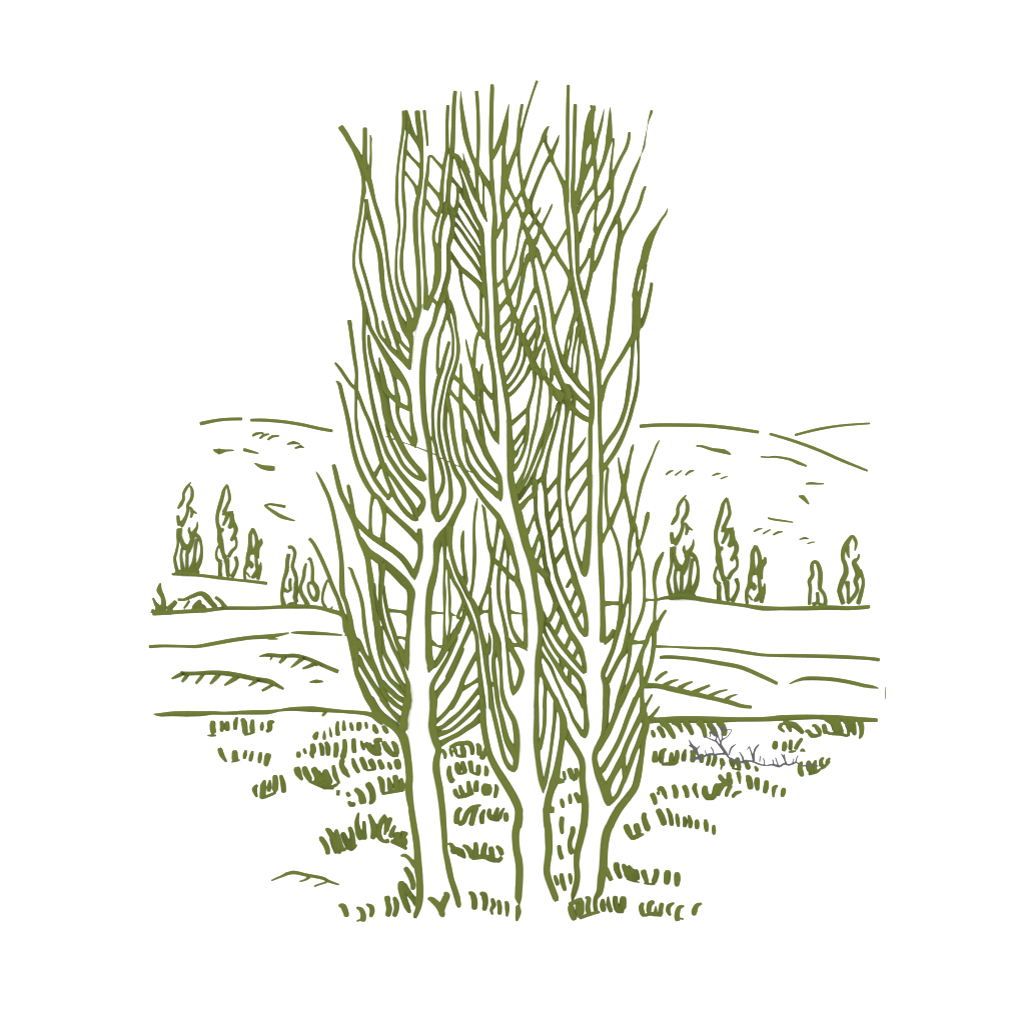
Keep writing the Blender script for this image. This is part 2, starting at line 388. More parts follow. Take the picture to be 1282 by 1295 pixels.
835,1075,24 810,1150,22 770,1215,24 735,1281,40
960,430,30 990,490,44 995,560,34 978,700,34 958,860,30 938,1000,36 905,1130,36 873,1281,28
1122,-5,38 1150,130,34 1180,240,40 1215,340,60 1250,400,66 1290,460,60 1330,510,60 1390,590,50 1460,660,46 1495,700,50
1285,30,26 1256,130,26 1244,230,34 1240,320,44
T 720 415
22,-10,56 20,40,40 12,150,24 -8,240,20 -30,310,30
90,-5,40 65,120,30 42,230,26 28,340,20 25,430,24 20,480,40
118,-5,66 118,80,40 103,170,32 88,300,28 78,420,36 65,500,46 90,560,40
130,-5,44 142,60,50 158,150,54 192,300,42 208,450,44 219,600,46 228,700,44 229,770,50 226,850,60 222,930,52 212,1000,44 211,1070,46 211,1281,42
-10,600,60 20,640,60 100,720,48 195,800,50
-5,790,80 30,810,60 90,870,54 150,910,56 210,935,50
47,700,34 42,790,46 40,850,38 30,950,40 20,1050,44 10,1150,44 0,1281,44
168,1098,6 135,1160,32 100,1210,34 50,1281,42
218,-5,46 252,150,46 284,320,58 294,450,54 300,560,46 310,650,60 308,750,52 304,880,42 308,1000,40 310,1100,40 315,1200,44 322,1281,46
403,-5,50 385,150,44 362,250,44 335,340,44 305,410,40
675,-10,92 665,50,80 645,90,60 600,160,48 525,290,44 445,410,42 380,520,42 345,620,46 320,720,56
650,90,40 640,180,38 636,280,36 622,420,40 608,550,48 595,650,50 580,750,46 555,850,46 515,960,48 465,1050,48 400,1140,48 365,1190,44 330,1260,44
690,40,36 693,120,28 697,200,28 700,300,22 698,400,26 696,500,32 683,600,40 665,700,42 638,800,42 612,900,42 578,1000,40 538,1100,46 490,1200,50 447,1281,50
648,1172,10 635,1220,36 618,1281,30
915,1132,8 885,1180,22 845,1281,20
T 390 575
468,0,48 498,100,48 540,200,52 592,300,52 655,395,48 710,440,48 750,500,56 800,555,50 870,625,50 950,700,56 1030,775,62 1090,840,64 1130,900,54 1133,1000,50 1127,1060,48 1108,1120,48 1090,1180,56 1080,1230,36 1076,1272,8
1123,745,46 1128,830,56 1128,900,54
655,415,36 635,520,30 628,620,32 627,720,32 630,790,36
720,450,50 758,540,56 770,620,44 767,700,38 757,780,40 752,860,50
560,0,38 600,100,44 642,190,44 672,250,46 720,320,46 770,390,46 805,435,36 802,465,12
718,-5,50 745,80,50 705,150,40 675,205,50
730,40,50 760,110,50 780,200,40 820,300,46 855,380,50 890,450,44 955,545,48 1010,605,50 1065,650,46 1100,675,14
805,450,36 845,380,46
765,100,50 805,165,40 870,250,48 930,340,50 985,420,52 1040,500,56 1080,580,60 1095,645,40
805,0,48 860,90,48 925,185,50 1000,275,54 1080,360,56 1140,425,56 1162,485,50 1135,550,70 1095,620,60
905,0,42 960,105,40 1040,190,42 1110,235,42 1180,258,40
992,0,56 1060,90,54 1120,160,56 1155,215,60 1185,262,26
1235,0,44 1243,150,50 1249,300,54 1262,420,56 1285,540,64
75,167,6 105,220,26 150,310,38 205,430,40 245,560,42 270,680,44 290,780,44 310,900,46 328,1020,46 336,1120,48 338,1281,58
251,95,38 268,150,46 303,300,52 332,400,52 378,490,52 410,560,56 450,640,60 472,710,50 492,780,44 520,860,46 555,930,56 590,1000,70 605,1080,54 614,1150,58 632,1281,66
530,850,30 560,910,60 610,985,70 700,1055,84 790,1120,80 870,1190,84 955,1281,92
745,1120,70 745,1200,62 740,1281,56
470,650,60 550,745,56 630,820,54 720,880,64 790,925,64 870,980,56 950,1050,60 1010,1130,60 1055,1210,56 1078,1262,16
400,300,28 411,350,42 432,450,40 450,550,38 465,640,44
5,845,34 55,905,36 115,1020,40 165,1130,40 210,1240,40 222,1281,44
397,1140,8 430,1160,34 455,1230,36 475,1281,38
T 550 575
22,-5,36 58,110,42 82,220,38 80,300,42 58,370,46 22,430,50 8,500,56 10,590,70 30,665,50
0,400,50 -10,500,60 0,580,60
85,-5,30 105,60,34 133,160,42 150,250,42 160,380,46 155,470,46 120,560,48 75,630,50 30,685,20
147,-5,36 178,100,46 218,190,50 265,260,56 292,340,50 293,400,50 278,470,56 230,560,56 185,650,64 140,740,80 80,820,100 30,900,90 22,960,74 18,1000,62 12,1100,54 -3,1200,62 -22,1281,72
150,740,60 150,820,60 150,900,50 165,1000,42 190,1100,44 225,1200,44 258,1281,46
90,850,70 98,940,40 100,1030,34 104,1100,38 97,1180,26 93,1281,26
118,1080,40 136,1160,30 138,1281,24
120,1090,40 150,1170,40 190,1281,40
225,-5,42 270,110,46 330,210,46 400,320,48 460,410,48 520,490,48 590,570,54 640,630,60 692,740,60 730,830,64 760,920,70 790,1010,50 812,1090,50 835,1180,40 846,1281,44
740,920,50 740,1060,22 740,1170,30
715,860,40 698,930,34 680,1010,32 665,1100,40 652,1180,38 642,1281,36
645,680,40 630,780,36 615,880,34 600,980,36 588,1060,50
474,502,10 495,545,34 508,640,32 522,740,34 537,850,40 555,940,48 578,1010,50 580,1100,44 566,1200,40 555,1281,46
590,1060,50 660,1125,46 710,1175,46 755,1225,50 820,1275,50 850,1281,50
725,1180,40 735,1240,30 735,1281,24
430,437,8 418,520,30 403,620,28 396,740,28 397,860,32 402,1000,40 398,1100,40 386,1281,32
289,765,16 280,830,36 277,920,42 283,1000,36 292,1100,42 305,1200,44 310,1281,42
315,-5,40 342,90,44 405,180,48 470,265,52 560,345,58 630,410,60 662,450,30 664,476,6
395,-5,38 455,100,40 545,205,40 635,275,36
523,-10,62 600,130,60 645,220,54 660,300,46 663,390,48 662,450,40 664,476,8
780,-5,100 768,80,70 764,160,60 771,250,68 794,380,68 818,500,66 848,600,78 870,700,80 898,800,84 920,900,78 955,1000,76 990,1100,84 1000,1180,64 1012,1281,60
885,-5,32 845,80,36 800,140,50
955,-5,22 905,170,30 840,310,50
1022,-5,34 960,165,36 905,280,40 830,370,50
1083,-5,36 1025,140,32 990,240,56 935,325,38 850,430,50
1010,270,50 1015,350,60 1000,400,50 935,455,44 870,530,50
1045,270,40 1010,330,60 1018,440,46 1019,520,38 1024,600,42 1040,700,46 1062,780,42 1085,880,46 1095,960,48 1106,1050,46 1120,1130,46 1135,1200,70 1140,1281,70
1010,620,40 972,700,26 935,790,36
1055,820,36 1022,900,36 985,1010,50
1085,970,36 1050,1050,30 1015,1110,60
1020,1120,70 1080,1190,60 1130,1240,60
1150,-5,38 1120,140,46 1100,240,60 1110,320,46 1120,400,38 1127,500,44 1133,600,46 1146,700,44 1157,780,40 1168,900,40 1185,1000,42 1208,1100,46 1225,1200,42 1250,1281,46
1100,240,60 1050,270,40
1260,225,44 1190,310,40 1130,390,40
1260,460,50 1210,535,36 1150,645,40
1275,660,50 1225,740,38 1165,830,44
1310,960,44 1255,1040,44 1205,1110,44
T 700 575
70,0,44 62,150,40 54,230,44 52,290,42 55,420,38 60,500,40 66,600,36 72,670,40 85,740,36 110,860,48 128,960,50 150,1060,54 180,1150,50 205,1220,60 205,1281,84
160,-10,50 150,80,44 144,170,40 143,250,44 132,330,34 129,400,28 138,500,32 160,600,36 175,700,34 195,800,32 212,900,30 233,1000,36 265,1100,42 298,1190,54 318,1238,24
210,-10,50 168,60,44
365,45,44 250,180,34 175,270,34 135,360,34
355,240,40 245,420,36 165,570,36
355,605,40 270,710,32 205,840,34
370,0,44 361,100,56 363,200,54 366,300,44 366,400,42 363,520,46 358,620,52 353,800,60 346,900,64 335,1000,70 324,1110,76 318,1190,60 318,1240,26
480,0,44 482,100,50 484,200,46 483,300,42 480,400,38 472,550,44 469,700,48 472,800,52 472,950,44 476,1050,50 481,1150,54 487,1281,56
603,-10,44 545,80,46 495,150,50
548,148,24 537,250,32 530,350,34 530,450,34 538,550,34 552,640,34 560,720,44 525,800,34 485,880,40
655,22,10 665,100,26 685,200,40 710,300,54 718,370,46 738,450,44 765,570,44 785,670,50 797,750,50 775,860,44 766,950,38 764,1100,38 765,1200,44 767,1281,44
782,-5,24 755,100,38 738,200,50 712,300,54 700,380,50 670,480,42 625,580,44 590,670,52 575,730,44
582,730,24 645,900,34 678,1080,40 690,1281,34
1007,-5,20 960,110,30 905,250,38 868,390,36 838,540,28 815,670,26
800,700,70 835,750,34 842,820,28 850,900,40 868,980,40 893,1060,34 908,1160,36 917,1281,36
850,980,30 812,1075,28 778,1170,34
958,575,28 948,630,50 925,730,38 895,840,28 860,930,30
1115,982,16 1092,1025,40 1055,1100,56 1028,1200,50 1018,1281,44
T 400 415
700,1096,8 960,1185,8 1190,1275,8 1250,1310,6 1580,1465,8
T 420 735
-18,0,44 20,90,42 60,180,40 88,270,44 118,360,46 140,440,70 150,500,60
98,0,56 100,80,58 112,150,50 138,210,42 162,300,44 184,400,54 182,500,94 205,590,98 222,670,100 228,740,84 237,820,70 242,900,50 263,960,60 288,1010,66 320,1080,74 365,1180,80 435,1281,88
262,780,60 310,870,54 380,990,50 465,1120,50 570,1281,52
260,620,60 320,730,46 372,815,46 425,890,56
235,0,34 272,100,36 299,200,40 315,300,38 323,400,42 336,500,44 355,600,40 377,700,36 405,800,42 430,880,58 462,960,60 495,1040,62 525,1120,50 575,1190,46 640,1250,50 690,1285,40
510,1030,50 550,1070,50 600,1120,56 665,1180,54 740,1215,50
392,-5,66 393,100,42 408,200,40 422,300,42 442,380,70 457,460,68 464,560,68 473,650,56 478,720,42 498,800,42 530,900,44 580,990,44 640,1050,48 715,1125,50 760,1160,50
415,40,50 430,120,34 449,210,26 462,310,24 465,360,40
500,0,58 495,60,56 487,110,38 487,200,38 492,300,52 515,400,46 547,500,40 588,600,38 620,680,40 680,800,40 738,950,38 768,1050,44 768,1120,46 775,1180,56 762,1230,76 757,1281,70
478,480,60 500,600,50 530,730,44 595,850,44 660,975,46 720,1060,46 760,1120,44
515,60,36 526,110,30 538,200,38 560,310,38 590,420,42 625,520,46 655,620,46 695,700,60 730,790,70 753,850,46 766,910,10
560,295,46 620,301,34 700,310,30 760,325,50
640,575,36 700,572,24 750,588,30
722,-5,96 780,70,76 800,130,84 792,220,68 785,310,62 778,400,52 778,460,44 765,570,42 760,660,48 756,750,52 757,830,48 766,912,8
1015,0,74 993,100,68 982,200,66 977,300,64 972,400,62 974,500,58 980,600,66 980,700,68 985,780,76 1000,840,76 990,890,56 976,928,10
1000,870,60 1040,850,60 1085,790,60 1130,710,64 1165,645,76 1210,590,70 1265,490,70
1010,320,32 1060,322,26 1102,325,16
1015,625,44 1065,657,22 1120,665,30
1135,0,26 1139,120,38 1138,250,28 1137,350,22 1136,450,26 1140,560,36 1145,650,50
1182,0,24 1187,100,28 1192,200,30 1190,300,26 1198,350,34 1196,430,26 1185,510,26 1170,590,22 1155,650,40
1245,600,40 1180,760,40 1100,900,46 1035,1010,50 1012,1080,50 1015,1140,60 1028,1200,80 1028,1281,72
1320,690,40 1240,870,50 1170,1000,52 1085,1110,56 1040,1170,60
T 560 735
110,-5,34 165,90,36 212,200,42 242,280,46 275,360,50 305,450,50 338,550,40 348,640,38 352,720,44 362,820,42 370,900,40 380,1000,50 388,1100,60 402,1200,60 400,1281,80
215,200,40 190,270,34 160,330,34 150,385,30
80,335,36 128,350,6
130,350,8 165,375,24
225,300,36 205,380,40 172,440,60 142,510,66
125,590,44 75,700,40
285,455,40 200,640,40 110,840,44 50,970,50
203,-5,84 228,90,46 262,160,46 293,200,54 330,280,64 357,380,44 372,450,42 393,550,48 417,650,60 433,750,62 441,850,52 455,950,48 468,1030,50 478,1100,48 486,1200,56 493,1281,58
306,-5,30 286,110,34 275,150,40
472,-5,46 458,60,46 440,110,36 410,180,36 378,275,40
472,80,36 478,150,30 481,220,34 480,290,44 482,350,50 490,420,48 510,480,56 535,550,66 548,620,84 547,680,90 530,720,50 514,790,44 514,870,46 522,950,48 530,1020,44 540,1100,46 552,1200,46 568,1281,46
560,680,60 571,750,50 584,850,38 590,950,32 594,1050,36 599,1120,44 617,1200,48 647,1281,46
370,320,60 420,310,26 480,305,40
462,518,6 473,580,28 470,640,40 455,720,54
490,1025,14 512,1060,16
562,0,38 562,100,38 570,200,38 592,300,34 615,400,36 636,500,44 650,600,44 652,700,28 662,800,32 673,900,40 686,1000,42 702,1080,50 711,1130,40 711,1164,6
660,620,50 695,690,56 750,790,56 793,890,54 792,950,54 760,1060,50 725,1130,34 712,1155,20
655,-5,30 652,100,44 658,200,44 668,300,44 675,380,36 703,490,36 750,580,50 790,630,50
670,600,40 700,645,46 760,648,40 815,665,46 854,708,6
740,-10,90 790,80,56 812,180,44 823,290,48 830,400,54 838,500,38 836,600,44 838,680,36
680,310,40 740,324,24 805,330,12
932,0,60 947,100,56 962,200,62 983,300,70 990,380,70 990,460,48 988,530,44 983,620,46 975,700,56 970,780,66 965,860,64 960,930,56 952,1060,40 950,1150,42 946,1281,48
1060,-5,62 1115,130,56 1155,240,60 1200,330,60 1240,420,56 1280,510,54 1340,600,60 1393,700,64 1420,790,50 1434,870,44 1442,935,26
1140,240,50 1115,320,40 1080,390,44
1000,330,60 1050,415,50 1105,500,46 1165,600,50 1225,680,50 1295,765,50 1360,845,44 1425,920,40
1205,380,40 1155,510,36
1290,565,36 1250,660,36
1360,700,34 1325,780,34
1170,0,46 1210,100,44 1260,210,44 1310,320,44 1350,400,50 1395,490,52 1442,550,44 1455,565,24
1295,-10,30 1250,70,34
1360,80,40 1320,170,32 1285,245,36
1410,250,50 1365,340,36
1342,-5,64 1376,100,62 1412,200,56 1432,300,50 1448,400,42 1450,480,46 1452,555,34
1000,420,50 1035,520,36 1080,610,36 1150,725,40 1240,830,46 1300,900,50 1350,950,50 1395,1010,50 1423,1080,46 1430,1160,50 1435,1281,44
1285,920,36 1280,1010,36
990,560,44 1040,670,36 1120,800,44 1185,900,56 1230,980,50 1280,1045,50 1340,1110,50 1390,1190,50 1425,1275,50
1190,790,30 1210,840,60 1195,890,60
985,720,44 1025,770,36 1092,870,36 1137,980,30 1205,1130,34 1266,1281,30
970,830,60 1000,930,50 1045,1020,46 1100,1130,44 1150,1220,50 1158,1281,50
1035,1020,40 1037,1100,36 1032,1200,40 1028,1281,38
345,730,50 270,870,50 205,1000,50 175,1100,60 130,1200,56 85,1281,50
370,990,50 290,1042,32 195,1095,40
385,1080,50 310,1170,44 222,1281,44
395,1200,60 340,1281,50
T 700 735
487,0,54 492,120,50 496,230,52 497,330,50 501,430,56 500,520,60 498,600,64 500,625,58
510,620,60 570,570,54 620,490,58
690,0,34 684,100,34 678,200,40 680,280,50 684,350,66 670,430,64 650,510,50 625,600,48 597,700,46 556,800,50 515,900,56 500,960,44 525,1030,60 537,1100,74 533,1200,68 530,1281,66
767,0,44 765,100,48 738,200,38 715,270,34 700,350,40
772,100,36 773,250,26 770,350,26 763,430,32 753,510,44 755,580,80 742,640,76 712,720,64 665,790,48 612,890,46 575,960,50 550,1010,50
773,640,50 773,700,40 760,800,38 740,900,38 715,1000,42 690,1090,50 668,1180,60 645,1281,58
520,228,60 600,224,38 670,226,44
1018,0,34 1025,100,34 1035,180,32 1028,250,32 1022,330,30 1024,410,36 1022,480,50 1018,560,50 1018,620,50 1008,700,46 993,800,44 967,900,46 935,1000,50 905,1060,56
1010,440,50 965,540,46 940,620,46 903,700,42 878,780,56 860,850,72 825,920,50 785,1010,50 740,1100,56 700,1190,60 655,1281,50
878,870,50 888,960,44 893,1050,50 893,1110,44 898,1230,40 912,1281,60
890,1070,50 840,1180,44 793,1281,46
1142,290,26 1105,340,34 1060,420,40 1035,490,50
918,-10,34 919,100,28 918,190,32 905,280,36 870,390,40 830,480,38 795,570,46 770,620,50
925,200,30 975,190,16 1035,187,18
780,615,50 860,622,34 940,615,36
1000,1145,22 975,1190,26 935,1260,26
T 420 885
390,0,84 430,80,90 480,150,96 560,215,90 640,275,90 695,340,90 725,400,92 748,500,82 765,600,72 776,700,72 782,800,70 775,880,78 786,1000,72 802,1100,60 828,1281,56
767,-10,84 745,100,76 728,200,72 722,280,80
505,-5,46 590,105,44 690,205,54
585,-10,36 650,50,38 720,100,40
660,-15,20 710,15,30
1030,0,84 1025,100,70 1020,200,78 1018,280,80 1035,370,72 1058,440,74 1078,505,64 1070,560,60 1058,610,66 1055,700,74 1070,800,70 1090,900,70 1103,1000,66 1115,1100,64 1130,1281,60
1255,-10,44 1165,115,42 1070,210,42 1030,240,40
1405,0,42 1300,125,42 1200,212,52 1120,275,42 1040,305,44
1500,40,60 1410,130,48 1320,215,44 1250,275,40 1180,320,40 1060,355,54
1510,170,80 1440,240,60 1350,300,54 1280,350,50 1180,400,50 1085,455,64
T 570 885
322,-10,60 328,100,56 326,200,66 338,300,62 355,400,62 375,490,62 395,560,64 435,650,70 492,750,76 555,850,80 615,950,82 652,1020,82 683,1100,78 690,1170,76 688,1220,78 676,1281,84
360,510,50 325,580,30
404,-5,50 424,100,46 447,200,46 470,300,46 493,400,46 517,500,46 542,590,46 575,660,48 620,705,60 650,680,50
470,-5,40 492,100,42 518,200,50 540,300,56 566,400,64 600,470,76 640,540,76 660,610,50
537,-5,46 565,70,46 600,140,48 640,220,52 660,320,60 668,420,60 664,520,60 660,620,54 652,690,50 637,735,24
868,-10,42 869,100,48 869,200,50 868,300,56 866,400,56 875,480,64 880,570,52 893,670,52 908,770,54 926,860,50 938,950,6
951,-10,34 952,100,40 950,200,40 942,300,38 922,400,44 895,490,46
1058,20,40 1055,120,40 1047,230,36 1033,350,38 1015,500,32 1000,600,36 975,740,44 955,850,40 938,930,12
1060,-10,40 1100,90,52 1135,190,70 1142,290,80 1130,390,62 1112,500,60 1096,600,66 1077,700,72 1062,780,86 1040,850,92 1018,910,76 992,1000,74 980,1070,74 966,1120,60 964,1160,58 978,1281,64
1080,820,60 1155,828,30
980,1110,70 1030,1118,70 1052,1120,60
1150,300,60 1200,398,66 1260,490,64 1315,590,62 1333,680,60 1330,800,64 1340,900,62 1352,1000,74 1359,1080,70 1354,1180,70 1347,1281,68
1158,-5,28 1200,100,30 1240,200,36 1290,280,46 1335,350,56 1370,385,30
T 720 885
128,-10,70 158,80,48 166,170,44 172,250,54 165,320,54 155,375,36
374,-5,70 370,100,64 364,200,66 358,290,66 345,370,68 305,450,66 268,530,56 255,600,52 276,700,62 302,780,74 333,850,80 355,930,70 372,1010,56 385,1080,14
517,-5,70 480,110,60 440,220,52 390,330,60 350,400,56 290,500,50
668,-5,56 592,180,50 545,310,48 490,440,48 430,550,48 330,715,50
735,-10,44 740,60,52 748,140,80 765,210,80 775,280,66 752,370,60 742,450,56 737,520,52 724,610,54 707,700,68 688,800,74 662,890,72 600,980,76 505,1100,80 445,1200,80 408,1281,84
745,130,60 690,230,56 640,330,50 580,460,52 540,570,56 500,660,70 440,770,60 395,860,70 375,950,80 380,1030,60 388,1080,12
770,250,50 735,340,56 690,460,52 655,540,50 620,640,50 580,740,56 560,800,50 530,870,44 490,960,44 440,1020,46 392,1075,24
545,580,50 550,680,44 560,780,50
370,850,80 395,960,60 420,1020,50
780,220,50 830,215,50
915,62,10 880,110,32 830,170,36 790,200,36
T 420 1025
800,-10,60 817,100,62 834,200,66 850,300,68 861,400,66 866,500,72 872,600,80 884,700,68 888,800,70 884,900,72 876,960,66 866,1010,54 846,1060,50 836,1095,32
692,462,20 740,458,38 790,500,40 840,560,50
1118,-10,64 1130,150,58 1140,300,56 1145,400,52 1165,500,56 1185,600,62 1207,700,58 1237,790,60 1265,880,62 1282,960,52 1288,988,34
T 570 1025
690,-10,76 682,100,78 660,200,78 655,280,74 664,400,72 685,500,76 695,600,74 693,700,74 688,800,74 684,890,70 690,935,36 692,955,14 680,975,46 684,1030,60 675,1080,46 665,1125,24
965,-10,60 976,100,66 988,200,74 992,300,76 995,400,74 983,500,68 972,600,66 980,660,68 998,720,66 1032,810,66 1062,890,64 1072,925,44
T 720 1025
158,-10,70 150,100,72 133,200,72 110,300,70 84,400,66 74,470,64 70,550,56 78,650,58 74,720,58 55,800,58 38,860,48 25,922,10
495,-10,80 437,100,78 388,200,82 363,300,82 352,400,78 347,500,80 342,600,84 325,690,80 315,780,72 300,840,66 268,890,46 260,960,42 272,1030,50
370,600,50 400,660,50 427,715,48
"""
